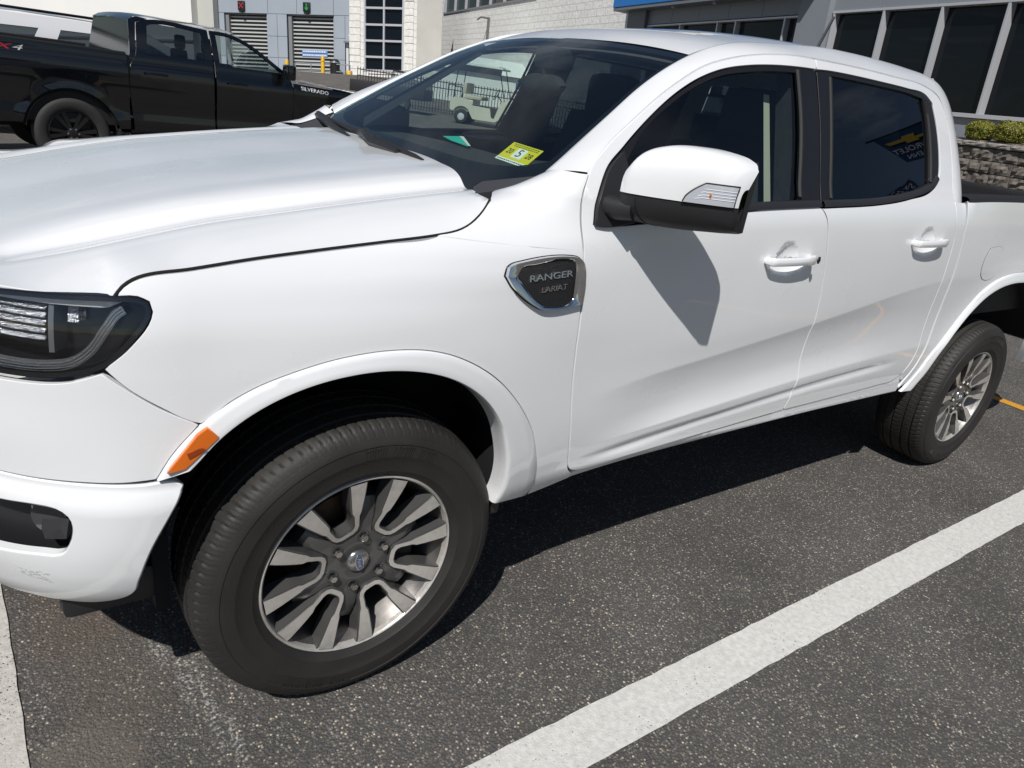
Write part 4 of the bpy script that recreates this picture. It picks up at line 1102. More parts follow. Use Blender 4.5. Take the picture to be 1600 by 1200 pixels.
m=MB(); m.box((-0.43,0.10,0.33),(-0.40,2*YC-0.10,1.0)); m.build("front_light_block",DARK,TR,smooth=False)  # added board behind the bumper, blocks sun leaking underneath
m=MB(); m.box((0.44,0.035,0.45),(0.53,0.36,0.90)); m.build("arch_light_block",DARK,TR,smooth=False)  # added box behind the arch, blocks sun leaking past the wheel
m=MB(); m.box((0.385,0.03,0.405),(0.415,0.24,0.66),0.01); m.build("splash_guard",BLACKPL,TR)  # splash guard, carried lower to stop a streak of sun on the ground
# ---- bed box
m=MB()
BL=mat("bed_liner",(0.013,0.013,0.014),0.6,bump=0.3,bscale=300)
m.box((2.56,0.10,0.80),(4.36,2*YC-0.10,0.84)); m.box((2.56,0.075,0.80),(4.36,0.11,1.31)); m.box((2.56,2*YC-0.11,0.80),(4.36,2*YC-0.075,1.31)); m.box((2.545,0.08,0.80),(2.575,2*YC-0.08,1.31)); m.box((4.33,0.08,0.62),(4.40,2*YC-0.08,1.31)); m.build("bed_box",BL,TR,smooth=False)
for s in (0,1):
    P=[]
    for t in np.linspace(0,1,24):
        x_=2.515+t*1.88; zt=float(np.interp(x_,[2.503,2.7,3.2,4.38],[1.318,1.328,1.338,1.345]))
        r_=[(x_,0.022,zt-0.004),(x_,0.026,zt+0.010),(x_,0.036,zt+0.016),(x_,0.100,zt+0.016),(x_,0.112,zt+0.008),(x_,0.112,zt-0.05)]
        P.append([(a,2*YC-b,c) for a,b,c in r_][::-1] if s else r_)
    MB().grid(P[::-1]).build("bed_rail_cap",BL,TR,sharp=50)
m=MB().box((4.40,0.06,0.66),(4.44,2*YC-0.06,1.29),0.01); m.build("tailgate",WHITE,TR)
m=MB().box((4.36,0.06,1.29),(4.45,2*YC-0.06,1.345),0.012); m.build("tailgate_cap",BL,TR)
m=MB().box((4.44,0.05,0.50),(4.56,2*YC-0.05,0.66),0.03); m.build("rear_bumper",CHROME,TR)
# ---- far side panels
for o_ in (fd,rd,rocker,fender,cowl_side,bed_side,cab_corner,ffl,rfl,cab_side,shell):
    mirror_copy(o_,YC,TR)
farfd=[o_ for o_ in TR.children if o_.name.startswith("front_door")][-1]; farrd=[o_ for o_ in TR.children if o_.name.startswith("rear_door")][-1]
for o_ in list(fd.children):
    if o_.name.startswith(("window","belt","glass")): mirror_copy(o_,YC,farfd)
for o_ in list(rd.children):
    if o_.name.startswith(("window","belt","glass")): mirror_copy(o_,YC,farrd)
# ---- cabin
FAB=mat("cabin_black",(0.016,0.017,0.019),0.8,var=0.2,vscale=40,bump=0.1,bscale=500)
DASH=mat("dash_top",(0.030,0.032,0.034),0.75,bump=0.15,bscale=700)
rows=[]
for yy in np.linspace(0.16,2*YC-0.16,20):
    b=0.018*math.sin(math.pi*(yy-0.16)/1.46)
    rows.append([(0.45,yy,1.205+b),(0.60,yy,1.235+b),(0.80,yy,1.246+b),(0.93,yy,1.228+b),(0.97,yy,1.18),(0.98,yy,0.95),(0.92,yy,0.70)])
dash=MB().grid(rows).build("dashboard",DASH,TR,sharp=60)
MB().box((0.80,0.36,1.19),(0.98,0.76,1.265),0.03).build("instrument_hood",DASH,dash)
MB().box((0.88,0.80,1.10),(0.985,1.06,1.235),0.02).build("centre_screen",GLOSSBLK,dash)
m=MB(); c=Vector((1.08,0.50,1.10)); ax=Vector((0.42,0,0.9)).normalized(); a_=Vector((0,1,0)); b_=ax.cross(a_)
m.tube([tuple(c+(a_*math.cos(t)+b_*math.sin(t))*0.185) for t in np.linspace(0,2*math.pi,40)],0.016,8,cap=False)
for t in (0,math.pi,1.5*math.pi): m.tube([tuple(c),tuple(c+(a_*math.cos(t)+b_*math.sin(t))*0.18)],0.014,6)
m.lathe([(0.001,0.03),(0.05,0.025),(0.06,0.0)],'z',16,tuple(c)); m.build("steering_wheel",FAB,TR)
def seat(yc_):
    e=empty("front_seat",TR,(1.45,yc_,0.6))
    m=MB(); m.box((1.05,yc_-0.25,0.78),(1.55,yc_+0.25,0.94),0.05); m.build("seat_cushion",FAB,e)
    rows=[]
    for t in np.linspace(0,1,9):
        z_=0.88+0.55*t; x_=1.50+0.16*t; hw=0.25-0.06*t**2
        rows.append([(x_-0.02,yc_-hw,z_),(x_-0.075,yc_-hw*0.75,z_),(x_-0.05,yc_,z_),(x_-0.075,yc_+hw*0.75,z_),(x_-0.02,yc_+hw,z_),(x_+0.07,yc_+hw*0.8,z_),(x_+0.07,yc_-hw*0.8,z_),(x_-0.02,yc_-hw,z_)])
    rows.append([(1.68,yc_,1.45)]*8)
    MB().grid(rows).build("seat_back",FAB,e,sharp=60)
    MB().box((1.64,yc_-0.135,1.40),(1.74,yc_+0.135,1.60),0.045).build("head_restraint",FAB,e)
    MB().tube([(1.69,yc_-0.06,1.38),(1.69,yc_-0.06,1.46)],0.008,6).tube([(1.69,yc_+0.06,1.38),(1.69,yc_+0.06,1.46)],0.008,6).build("restraint_post",CHROME,e)
seat(0.50); seat(1.284)
m=MB(); m.box((2.05,0.25,0.70),(2.40,2*YC-0.25,0.92),0.04); m.box((2.36,0.25,0.80),(2.47,2*YC-0.25,1.36),0.04)
for yy in (0.5,0.892,1.284): m.box((2.37,yy-0.12,1.36),(2.45,yy+0.12,1.50),0.03)
m.build("rear_bench",FAB,TR)
for s in (0,1):
    def q(x_,y_,z_): return (x_,2*YC-y_,z_) if s else (x_,y_,z_)
    m=MB()
    for xa,xb in ((0.60,1.50),(1.56,2.38)):
        v=[q(xa,0.10,0.58),q(xb,0.10,0.58),q(xb,0.115,1.25),q(xa,0.115,1.225)]; m.add(v,[(0,1,2,3)] if not s else [(3,2,1,0)])
    m.build("door_card",FAB,TR,smooth=False)
    # inner pillars
    m=MB()
    def pil(pts):
        a=[q(*k) for k in pts]; b=[q(x_,y_+0.05,z_) for x_,y_,z_ in pts]
        n=len(pts); m.add(a+b,[tuple(range(n)),tuple(range(2*n-1,n-1,-1))]+[(i,(i+1)%n,n+(i+1)%n,n+i) for i in range(n)])
    pil([(1.43,0.085,1.22),(1.60,0.085,1.22),(1.62,0.25,1.67),(1.47,0.25,1.67)])
    pil([(2.26,0.10,1.25),(2.44,0.10,1.25),(2.43,0.26,1.68),(2.26,0.26,1.68)])
    m.build("inner_pillar",FAB,TR,smooth=False)
    v=[q(0.60,0.30,1.26),q(0.66,0.17,1.30),q(1.08,0.29,1.60),q(1.14,0.36,1.63)]
    MB().add(v,[(0,1,2,3)]).build("pillar_trim",FAB,TR,smooth=False)
# rear-view mirror with its sensor pod, seat belt
rv=empty("rear_view_mirror",TR,(0.95,YC,1.5))
MB().box((0.985,YC-0.055,1.555),(1.09,YC+0.055,1.63),0.02).build("sensor_pod",FAB,rv)
MB().tube([(1.0,YC,1.57),(1.01,YC,1.52)],0.012,8).build("mirror_stalk",FAB,rv)
m=MB()
rows=[]
for t in np.linspace(-1,1,15):
    hh=0.036*math.sqrt(max(0.02,1-abs(t)**3.2))
    rows.append([(1.005+0.0*t,YC+0.125*t,1.505+hh),(0.985,YC+0.125*t,1.505+hh*0.7),(0.980,YC+0.125*t,1.505),(0.985,YC+0.125*t,1.505-hh*0.7),(1.005,YC+0.125*t,1.505-hh),(1.012,YC+0.125*t,1.505),(1.005,YC+0.125*t,1.505+hh)])
m.grid(rows); m.build("mirror_shell",FAB,rv,sharp=60)
BELT=mat("seat_belt",(0.42,0.42,0.33),0.8)
m=MB()
for k in range(1): m.add([(1.395,0.262,1.57),(1.425,0.262,1.57),(1.385,0.118,1.24),(1.350,0.118,1.24)],[(0,1,2,3)])
m.build("seat_belt",BELT,TR,smooth=False)
# ---- sticker and card behind the windshield
def stick_fn():
    tl,tr,br,bl=(Vector(ws_pt(s,v,-0.006)) for s,v in ((0.40,0.185),(0.385,0.055),(0.275,0.045),(0.29,0.170)))
    return tl,tr,br,bl
tl,tr,br,bl=Vector((0.617,0.486,1.337)),Vector((0.603,0.326,1.329)),Vector((0.544,0.310,1.292)),Vector((0.549,0.460,1.295))
def ws_hit(px,py,push=-0.006):
    pass
# sticker plane lies on the inner face of the glass
SGS,SGV=0.26,0.112
c0=Vector(ws_pt(SGS,SGV,-0.008))
ex=(Vector(ws_pt(SGS,SGV-.05,-0.008))-Vector(ws_pt(SGS,SGV+.05,-0.008))).normalized()
ey=(Vector(ws_pt(SGS+.06,SGV,-0.008))-Vector(ws_pt(SGS-.06,SGV,-0.008))).normalized()
en=ex.cross(ey)
def sfr(a,b,c): return tuple(c0+ex*a+ey*b+en*(c))
YEL=mat("sticker_yellow",(0.62,0.56,0.02),0.5); SWH=mat("sticker_white",(0.72,0.76,0.72),0.5); INK=mat("sticker_ink",(0.01,0.012,0.01),0.6); SGR=mat("sticker_green",(0.10,0.22,0.10),0.5)
sw_,sh_=0.0665,0.0400
st=MB().prism([(-sw_,-sh_),(sw_,-sh_),(sw_,sh_),(-sw_,sh_)],-0.0006,sfr).build("inspection_sticker",YEL,None,smooth=False)
tag(st,"yellow inspection sticker with numbers 20 5 28 inside the pickup's windshield","sticker")
MB().prism([(-0.021,-0.018),(0.021,-0.018),(0.021,0.022),(-0.021,0.022)],0.0005,sfr).build("sticker_box",SWH,st,smooth=False)
MB().prism([(-sw_,-sh_),(sw_,-sh_),(sw_,-sh_+0.012),(-sw_,-sh_+0.012)],0.0005,sfr).build("sticker_strip",SWH,st,smooth=False)
f2=lambda ox,oy: (lambda a,b,c: sfr(a+ox,b+oy,0.0008+c*0))
text_on("sticker_number","5",0.044,f2(0,0.002),INK,st,0.0,1.1)
text_on("sticker_number","20",0.030,f2(-0.043,0.002),INK,st,0.0,0.85)
text_on("sticker_number","28",0.030,f2(0.043,0.002),INK,st,0.0,0.85)
for k,(oy,l0,l1) in enumerate(((0.034,-0.055,0.055),(0.027,-0.05,0.05))):
    m=MB(); rng=random.Random(k)
    a=l0
    while a<l1:
        l=rng.uniform(0.004,0.010); m.prism([(a,oy-0.0018),(a+l,oy-0.0018),(a+l,oy+0.0012),(a,oy+0.0012)],0.0002,lambda p_,q_,c:sfr(p_,q_,0.0006+c)); a+=l+0.003
    m.build("sticker_print",mat("print_olive",(0.16,0.16,0.01),0.6),st,smooth=False)
m=MB(); rng=random.Random(5); a=-0.06
while a<0.06:
    l=rng.uniform(0.003,0.008); m.prism([(a,-0.036),(a+l,-0.036),(a+l,-0.0325),(a,-0.0325)],0.0002,lambda p_,q_,c:sfr(p_,q_,0.0008+c)); a+=l+0.003
m.build("sticker_print",INK,st,smooth=False)
# teal card lying on the dash
TEAL=mat("teal_card",(0.02,0.50,0.38),0.45)
m=MB(); b=[(0.82,1.236,1.272),(0.90,1.25,1.276),(0.754,0.942,1.270),(0.781,1.105,1.270)]
m.add(b+[(x,y,z+0.002) for x,y,z in b],[(3,2,1,0),(4,5,6,7),(0,1,5,4),(1,2,6,5),(2,3,7,6),(3,0,4,7)])
cd=m.build("paper_card",TEAL,None,smooth=False); tag(cd,"pointed teal card lying on the white pickup's dashboard","card")
MB().add([(0.90,1.25,1.279),(0.915,1.24,1.279),(0.762,0.936,1.273),(0.754,0.942,1.273)],[(0,1,2,3)]).build("card_edge",SWH,cd,smooth=False)
# ================================================================ ground
def asphalt():
    m=bpy.data.materials.new("asphalt"); m.use_nodes=True; t=m.node_tree; b=_p(m)
    N=t.nodes.new; L=t.links.new
    tcn=N("ShaderNodeTexCoord")
    v1=N("ShaderNodeTexVoronoi"); v1.inputs["Scale"].default_value=150; v1.inputs["Randomness"].default_value=1
    v2=N("ShaderNodeTexVoronoi"); v2.inputs["Scale"].default_value=330
    n1=N("ShaderNodeTexNoise"); n1.inputs["Scale"].default_value=1.6; n1.inputs["Detail"].default_value=8; n1.inputs["Roughness"].default_value=0.62
    n2=N("ShaderNodeTexNoise"); n2.inputs["Scale"].default_value=420; n2.inputs["Detail"].default_value=3
    for q in (v1,v2,n1,n2): L(tcn.outputs["Object"],q.inputs["Vector"])
    # stone colours
    cr=N("ShaderNodeValToRGB"); e=cr.color_ramp.elements
    e[0].position=0.0; e[0].color=(0.040,0.038,0.036,1); e[1].position=1.0; e[1].color=(0.46,0.41,0.34,1)
    for p_,c_ in ((0.35,(0.064,0.061,0.058,1)),(0.70,(0.100,0.095,0.089,1)),(0.88,(0.165,0.153,0.138,1)),(0.96,(0.27,0.24,0.205,1))):
        x=cr.color_ramp.elements.new(p_); x.color=c_
    sp=N("ShaderNodeSeparateColor"); L(v1.outputs["Color"],sp.inputs[0]); L(sp.outputs[0],cr.inputs[0])
    # hue jitter: some tan stones
    mixc=N("ShaderNodeMix"); mixc.data_type='RGBA'; mixc.blend_type='MULTIPLY'
    crh=N("ShaderNodeValToRGB"); crh.color_ramp.elements[0].color=(0.90,0.95,1.0,1); crh.color_ramp.elements[1].color=(1.10,1.0,0.86,1)
    L(sp.outputs[1],crh.inputs[0]); mixc.inputs[0].default_value=1.0; L(cr.outputs[0],mixc.inputs[6]); L(crh.outputs[0],mixc.inputs[7])
    # binder shows at the cell rims
    rim=N("ShaderNodeMapRange"); rim.inputs[1].default_value=0.20; rim.inputs[2].default_value=0.62; L(v1.outputs["Distance"],rim.inputs[0])
    mixb=N("ShaderNodeMix"); mixb.data_type='RGBA'; L(rim.outputs[0],mixb.inputs[0]); L(mixc.outputs[2],mixb.inputs[6]); mixb.inputs[7].default_value=(0.045,0.043,0.041,1)
    # fine grit
    crg=N("ShaderNodeMapRange"); crg.inputs[1].default_value=0.3; crg.inputs[2].default_value=0.7; crg.inputs[3].default_value=0.6; crg.inputs[4].default_value=1.45; L(n2.outputs["Fac"],crg.inputs[0])
    s1=N("ShaderNodeVectorMath"); s1.operation='SCALE'; L(mixb.outputs[2],s1.inputs[0]); L(crg.outputs[0],s1.inputs["Scale"])
    crl=N("ShaderNodeMapRange"); crl.inputs[1].default_value=0.3; crl.inputs[2].default_value=0.7; crl.inputs[3].default_value=1.45; crl.inputs[4].default_value=2.25; L(n1.outputs["Fac"],crl.inputs[0])
    s2=N("ShaderNodeVectorMath"); s2.operation='SCALE'; L(s1.outputs[0],s2.inputs[0]); L(crl.outputs[0],s2.inputs["Scale"])
    # brown oil stain and chalky residue ahead of the front wheel: shapes of their own
    def blob(cx,cy,rx,ry,sc,soft):
        mp=N("ShaderNodeMapping"); mp.inputs["Location"].default_value=(-cx/rx,-cy/ry,0); mp.inputs["Scale"].default_value=(1/rx,1/ry,1); L(tcn.outputs["Object"],mp.inputs["Vector"])
        ns=N("ShaderNodeTexNoise"); ns.inputs["Scale"].default_value=sc; ns.inputs["Detail"].default_value=5; L(tcn.outputs["Object"],ns.inputs["Vector"])
        le=N("ShaderNodeVectorMath"); le.operation='LENGTH'; L(mp.outputs[0],le.inputs[0])
        ad=N("ShaderNodeMath"); ad.operation='MULTIPLY_ADD'; ad.inputs[1].default_value=0.9; L(ns.outputs["Fac"],ad.inputs[0]); L(le.outputs["Value"],ad.inputs[2])
        mr=N("ShaderNodeMapRange"); mr.inputs[1].default_value=1.45; mr.inputs[2].default_value=1.45-soft; mr.inputs[3].default_value=0; mr.inputs[4].default_value=1; L(ad.outputs[0],mr.inputs[0])
        return mr
    cur=s2.outputs[0]
    for (cx,cy,rx,ry,sc,so,colr,amt) in ((-0.52,0.30,0.16,0.42,5,0.55,(0.12,0.10,0.08),0.42),(-0.60,0.05,0.13,0.14,7,0.30,(0.17,0.15,0.125),0.5),(-0.58,0.58,0.16,0.22,6,0.5,(0.12,0.09,0.07),0.42)):
        mr=blob(cx,cy,rx,ry,sc,so); ml=N("ShaderNodeMath"); ml.operation='MULTIPLY'; ml.inputs[1].default_value=amt; L(mr.outputs[0],ml.inputs[0])
        mi=N("ShaderNodeMix"); mi.data_type='RGBA'; L(ml.outputs[0],mi.inputs[0]); L(cur,mi.inputs[6]); mi.inputs[7].default_value=(*colr,1); cur=mi.outputs[2]
    for (cx,cy,rx,ry) in ((-0.36,0.22,0.025,0.16),(-0.33,0.10,0.02,0.20),(-0.40,0.34,0.03,0.10),(-0.30,-0.03,0.018,0.13)):
        mr=blob(cx,cy,rx,ry,70,1.1); ns=N("ShaderNodeTexNoise"); ns.inputs["Scale"].default_value=110; ns.inputs["Detail"].default_value=4; L(tcn.outputs["Object"],ns.inputs["Vector"])
        th=N("ShaderNodeMapRange"); th.inputs[1].default_value=0.50; th.inputs[2].default_value=0.62; L(ns.outputs["Fac"],th.inputs[0])
        ml=N("ShaderNodeMath"); ml.operation='MULTIPLY'; L(mr.outputs[0],ml.inputs[0]); L(th.outputs[0],ml.inputs[1])
        mi=N("ShaderNodeMix"); mi.data_type='RGBA'; L(ml.outputs[0],mi.inputs[0]); L(cur,mi.inputs[6]); mi.inputs[7].default_value=(0.52,0.51,0.48,1); cur=mi.outputs[2]
    L(cur,b.inputs["Base Color"]); b.inputs["Roughness"].default_value=0.88; b.inputs["Specular IOR Level"].default_value=0.3
    h=N("ShaderNodeMath"); h.operation='MULTIPLY_ADD'; h.inputs[1].default_value=-1.0; L(v1.outputs["Distance"],h.inputs[0]); L(n2.outputs["Fac"],h.inputs[2])
    bp=N("ShaderNodeBump"); bp.inputs["Strength"].default_value=0.9; bp.inputs["Distance"].default_value=0.004; L(h.outputs[0],bp.inputs["Height"]); L(bp.outputs[0],b.inputs["Normal"])
    return m
ASPH=asphalt()
def gz(x,y):
    d=0.57*x+0.73*y
    dip=-0.026*min(max(y-1.8,0.0),11.0)*(1-float(sst(5.0,11.0,x)))
    w_=float(sst(29.0,41.0,d))
    a_=(x-20.2)*0.66909-(y-45.578)*0.73727; c_=-(x-20.2)*0.7431-(y-45.578)*0.66556
    return dip*(1-w_)+w_*min(1.2,max(-0.4,1.3357-0.63+0.0935*a_+0.0695*c_*0.6))
xs=[-400,-150,-60,-25,-12,-6,-3,-1.5]+[k*1.5 for k in range(0,24)]+[40,60,90,150,400]; ys=[-400,-150,-60,-25,-10,-5,-2]+[k*1.5 for k in range(0,40)]+[70,90,150,400]
g=MB().grid([[(x,y,gz(x,y)) for y in ys] for x in xs]); go=g.build("ground",ASPH,None,sharp=None); struct(go)
def paint(name,col,worn):
    m=bpy.data.materials.new(name); m.use_nodes=True; t=m.node_tree; b=_p(m); N=t.nodes.new; L=t.links.new
    tcn=N("ShaderNodeTexCoord"); n1=N("ShaderNodeTexNoise"); n1.inputs["Scale"].default_value=170; n1.inputs["Detail"].default_value=5
    n3=N("ShaderNodeTexNoise"); n3.inputs["Scale"].default_value=5; n3.inputs["Detail"].default_value=4
    n4=N("ShaderNodeTexNoise"); n4.inputs["Scale"].default_value=60; n4.inputs["Detail"].default_value=6
    for q in (n1,n3,n4): L(tcn.outputs["Object"],q.inputs["Vector"])
    ad=N("ShaderNodeMath"); ad.operation='MULTIPLY_ADD'; ad.inputs[1].default_value=0.35; L(n3.outputs["Fac"],ad.inputs[0]); L(n1.outputs["Fac"],ad.inputs[2])
    mr=N("ShaderNodeMapRange"); mr.inputs[1].default_value=worn; mr.inputs[2].default_value=worn+0.05; L(ad.outputs[0],mr.inputs[0])
    c1=N("ShaderNodeMapRange"); c1.inputs[1].default_value=0.3; c1.inputs[2].default_value=0.7; c1.inputs[3].default_value=0.84; c1.inputs[4].default_value=1.08; L(n4.outputs["Fac"],c1.inputs[0])
    sc=N("ShaderNodeVectorMath"); sc.operation='SCALE'; sc.inputs[0].default_value=col; L(c1.outputs[0],sc.inputs["Scale"])
    mi=N("ShaderNodeMix"); mi.data_type='RGBA'; L(mr.outputs[0],mi.inputs[0]); mi.inputs[6].default_value=(0.07,0.065,0.06,1); L(sc.outputs[0],mi.inputs[7])
    L(mi.outputs[2],b.inputs["Base Color"]); b.inputs["Roughness"].default_value=0.75
    bp=N("ShaderNodeBump"); bp.inputs["Strength"].default_value=0.6; bp.inputs["Distance"].default_value=0.003; L(n1.outputs["Fac"],bp.inputs["Height"]); L(bp.outputs[0],b.inputs["Normal"])
    return m
PWH=paint("line_white",(0.60,0.59,0.56),0.455); PWW=paint("line_white_worn",(0.52,0.50,0.46),0.50); PYE=paint("line_yellow",(0.62,0.30,0.03),0.42)
def line(name,p0,p1,wd,m,label,seed=0,grp="painted parking lines"):
    rng=random.Random(seed); p0=Vector((*p0,0)); p1=Vector((*p1,0)); d=(p1-p0); L_=d.length; d.normalize(); n=Vector((-d.y,d.x,0)); k=max(2,int(L_/0.05))
    rows=[]
    for i in range(k+1):
        c=p0+d*L_*i/k
        a=c+n*(wd/2+rng.uniform(-1,1)*0.0022); b=c-n*(wd/2+rng.uniform(-1,1)*0.0022)
        rows.append([(a.x,a.y,gz(a.x,a.y)+0.004),(b.x,b.y,gz(b.x,b.y)+0.004)])
    o=MB().grid(rows).build(name,m,None,smooth=False); o["kind"]="structure"; return o
line("parking_line",(-0.655,-0.415),(4.74,-0.425),0.142,PWH,"",1)
line("parking_line",(-0.643,-2.0),(-0.898,3.2),0.11,PWW,"",2)
line("parking_line",(4.80,-3.2),(4.83,2.6),0.10,PYE,"",3)
line("parking_line",(-0.79,2.35),(4.74,2.35),0.14,PWH,"",4)
line("parking_line",(-12,11.9),(2.4,14.6),0.11,PWH,"",5)
# ================================================================ buildings
UPB=Vector((0,0.07,0.9975)).normalized()
SO=Vector((15.871,5.555,2.343)); SA=Vector((-0.234,-0.972,0.009)).normalized(); SN=Vector((-0.970,0.234,-0.016)).normalized()
def S3(a,b,c): return tuple(SO+SA*a+UPB*b+SN*c)          # a right, b up, c toward the lot
GREYP=mat("grey_cladding",(0.235,0.255,0.285),0.45,var=0.03,vscale=0.7)
ALU=mat("aluminium_frame",(0.56,0.57,0.60),0.35,metal=0.3)
DGLASS=mat("dark_window_glass",(0.004,0.006,0.009),0.02,spec=0.30)
SHOW=thing("showroom_building","grey panelled showroom with a long dark glass front and blue fascia","building",tuple(SO))
b=MB(S3)
# walls behind
m=MB(S3).box((-14.2,-2.6,-6.0),(9,-0.1,-0.10)); m.build("base_wall",GREYP,SHOW,smooth=False)
m=MB(S3).box((-15.3,-2.6,-9.0),(9,4.6,-0.35)); m.build("core_wall",mat("core_dark",(0.02,0.022,0.025),0.8),SHOW,smooth=False)
# sill and head panels
def panels(name,a0,a1,b0,b1,n,c0,c1,m_,parent,fn,g=0.012):
    w_=(a1-a0)/n
    for k in range(n):
        MB(fn).box((a0+k*w_+g/2,b0,c0),(a0+(k+1)*w_-g/2,b1,c1),0.006).build(name,m_,parent,smooth=False)
panels("sill_panel",-4.6,8.6,-0.46,-0.075,4,-0.12,-0.02,GREYP,SHOW,S3)
panels("head_panel",-5.2,8.6,2.12,3.4,9,-0.12,0.0,GREYP,SHOW,S3)
panels("head_panel",-14.1,-6.3,2.10,2.62,5,-0.12,0.0,GREYP,SHOW,S3)
# windows: right range
for k,a in enumerate((-5.05,-3.50,-1.95,-0.45,1.05,2.55,4.05,5.55)):
    a1=a+1.5 if k else -3.5
    w=MB(S3).box((a+0.02,0.02,-0.16),(a1-0.02,2.06,-0.14)).build("window_pane",DGLASS,SHOW,smooth=False)
    MB(S3).box((a-0.032,-0.01,-0.15),(a+0.032,2.08,0.03),0.006).build("mullion",ALU,w,smooth=False)
MB(S3).box((-5.1,2.062,-0.15),(7.1,2.118,0.035),0.006).build("window_head",ALU,SHOW,smooth=False)
MB(S3).box((-5.1,-0.070,-0.15),(7.1,0.012,0.05),0.006).build("window_sill",ALU,SHOW,smooth=False)
# left range
aa=[-14.0,-11.95,-9.88,-8.98,-6.84,-6.25]
for a,a1 in zip(aa[:-1],aa[1:]):
    w=MB(S3).box((a+0.02,0.02,-0.16),(a1-0.02,2.02,-0.14)).build("window_pane",DGLASS,SHOW,smooth=False)
    MB(S3).box((a-0.03,-0.01,-0.15),(a+0.03,2.04,0.03),0.006).build("mullion",ALU,w,smooth=False)
MB(S3).box((-14.05,2.022,-0.15),(-6.2,2.075,0.035),0.006).build("window_head",ALU,SHOW,smooth=False)
# pier between the two ranges, corner pier, blue fascia
panels("pier_panel",-6.2,-5.12,-2.4,0.95,1,-0.12,0.16,mat("pier_sunlit",(0.42,0.44,0.47),0.45),SHOW,S3)  # lower pier in paler grey: sunlight below the fascia's shade, put into the colour
panels("pier_panel",-6.2,-5.12,0.962,3.4,1,-0.12,0.16,GREYP,SHOW,S3)
panels("corner_panel",-15.35,-14.08,-2.4,2.62,1,-0.12,0.14,mat("grey_dark",(0.13,0.14,0.16),0.45),SHOW,S3)
FAS=mat("blue_fascia",(0.012,0.17,0.52),0.35)
MB(S3).box((-15.95,2.66,-0.3),(-5.6,3.6,0.5),0.02).build("blue_fascia",FAS,SHOW,smooth=False)
MB(S3).box((-15.93,2.55,-0.25),(-5.6,2.655,0.48),0.01).build("fascia_soffit",mat("soffit_dark",(0.16,0.18,0.20),0.5),SHOW,smooth=False)
for a in (-12.2,-9.9,-7.9): MB(S3).lathe([(0.001,-0.06),(0.07,-0.06),(0.07,0.0)],'y',12,(a,2.56,0.22)).build("down_light",ALU,SHOW)
m=MB(S3).box((-16,3.4,-9),(9,4.4,-0.02)); m.build("parapet",GREYP,SHOW,smooth=False)
# ---------------- retaining wall with blocks
def RW(a,b_,c): return tuple(SO+SN*2.0+SA*a+UPB*b_+SN*c)
BLK=mat("split_stone",(0.17,0.15,0.13),0.95,var=0.38,vscale=7,bump=1.0,bscale=28)
CAP=mat("cap_stone",(0.30,0.275,0.245),0.92,var=0.22,vscale=9,bump=0.8,bscale=40)
ret=thing("retaining_wall","brown split-stone retaining wall in front of the showroom","wall",RW(0,-2.5,0))
MB(RW).box((-8,-2.7,-1.9),(8,-0.56,-0.16)).build("wall_core",mat("soil",(0.05,0.045,0.04),0.95),ret,smooth=False)
rng=random.Random(11)
def stone(a0,a1,b0,b1,c0,c1,name,m_,rough):
    n=7;k=4; P=[]
    for j in range(k+1):
        row=[]
        for i in range(n+1):
            e=0.0 if (0<i<n and 0<j<k) else -0.014
            row.append((a0+(a1-a0)*i/n,b0+(b1-b0)*j/k,c1+e+(rng.uniform(-1,1)*rough if (0<i<n and 0<j<k) else 0)))
        P.append(row)
    mm=MB(RW); mm.grid(P)
    def rim(q): return [(x,y,c0) for x,y,_ in q]
    top=P[-1]; bot=P[0]; lf=[r_[0] for r_ in P]; rt=[r_[-1] for r_ in P]
    mm.grid([top,rim(top)]); mm.grid([rim(bot),bot]); mm.grid([rim(lf),lf][::-1]); mm.grid([rt,rim(rt)][::-1])
    return mm.build(name,m_,ret,smooth=False)
bz0=-0.625
for r_ in range(8):
    b1=bz0-r_*0.205; a=-2.2+(0.22 if r_%2 else 0.0)
    if r_>4: a=-2.2+(0.22 if r_%2 else 0)
    while a<5.2:
        wd=rng.uniform(0.36,0.52); stone(a+0.006,a+wd-0.006,b1-0.198,b1-0.006,-0.2,0.02+rng.uniform(-0.012,0.012),"block",BLK,0.030); a+=wd
a=-2.2
while a<5.2:
    stone(a+0.004,a+0.446,-0.615,-0.53,-0.24,0.06,"cap_block",CAP,0.010); a+=0.45
MB(RW).box((-2.3,-0.56,-1.9),(6,-0.50,-0.235)).build("planting_bed",mat("mulch",(0.24,0.21,0.18),0.95,var=0.4,vscale=30,bump=1,bscale=60),ret,smooth=False)
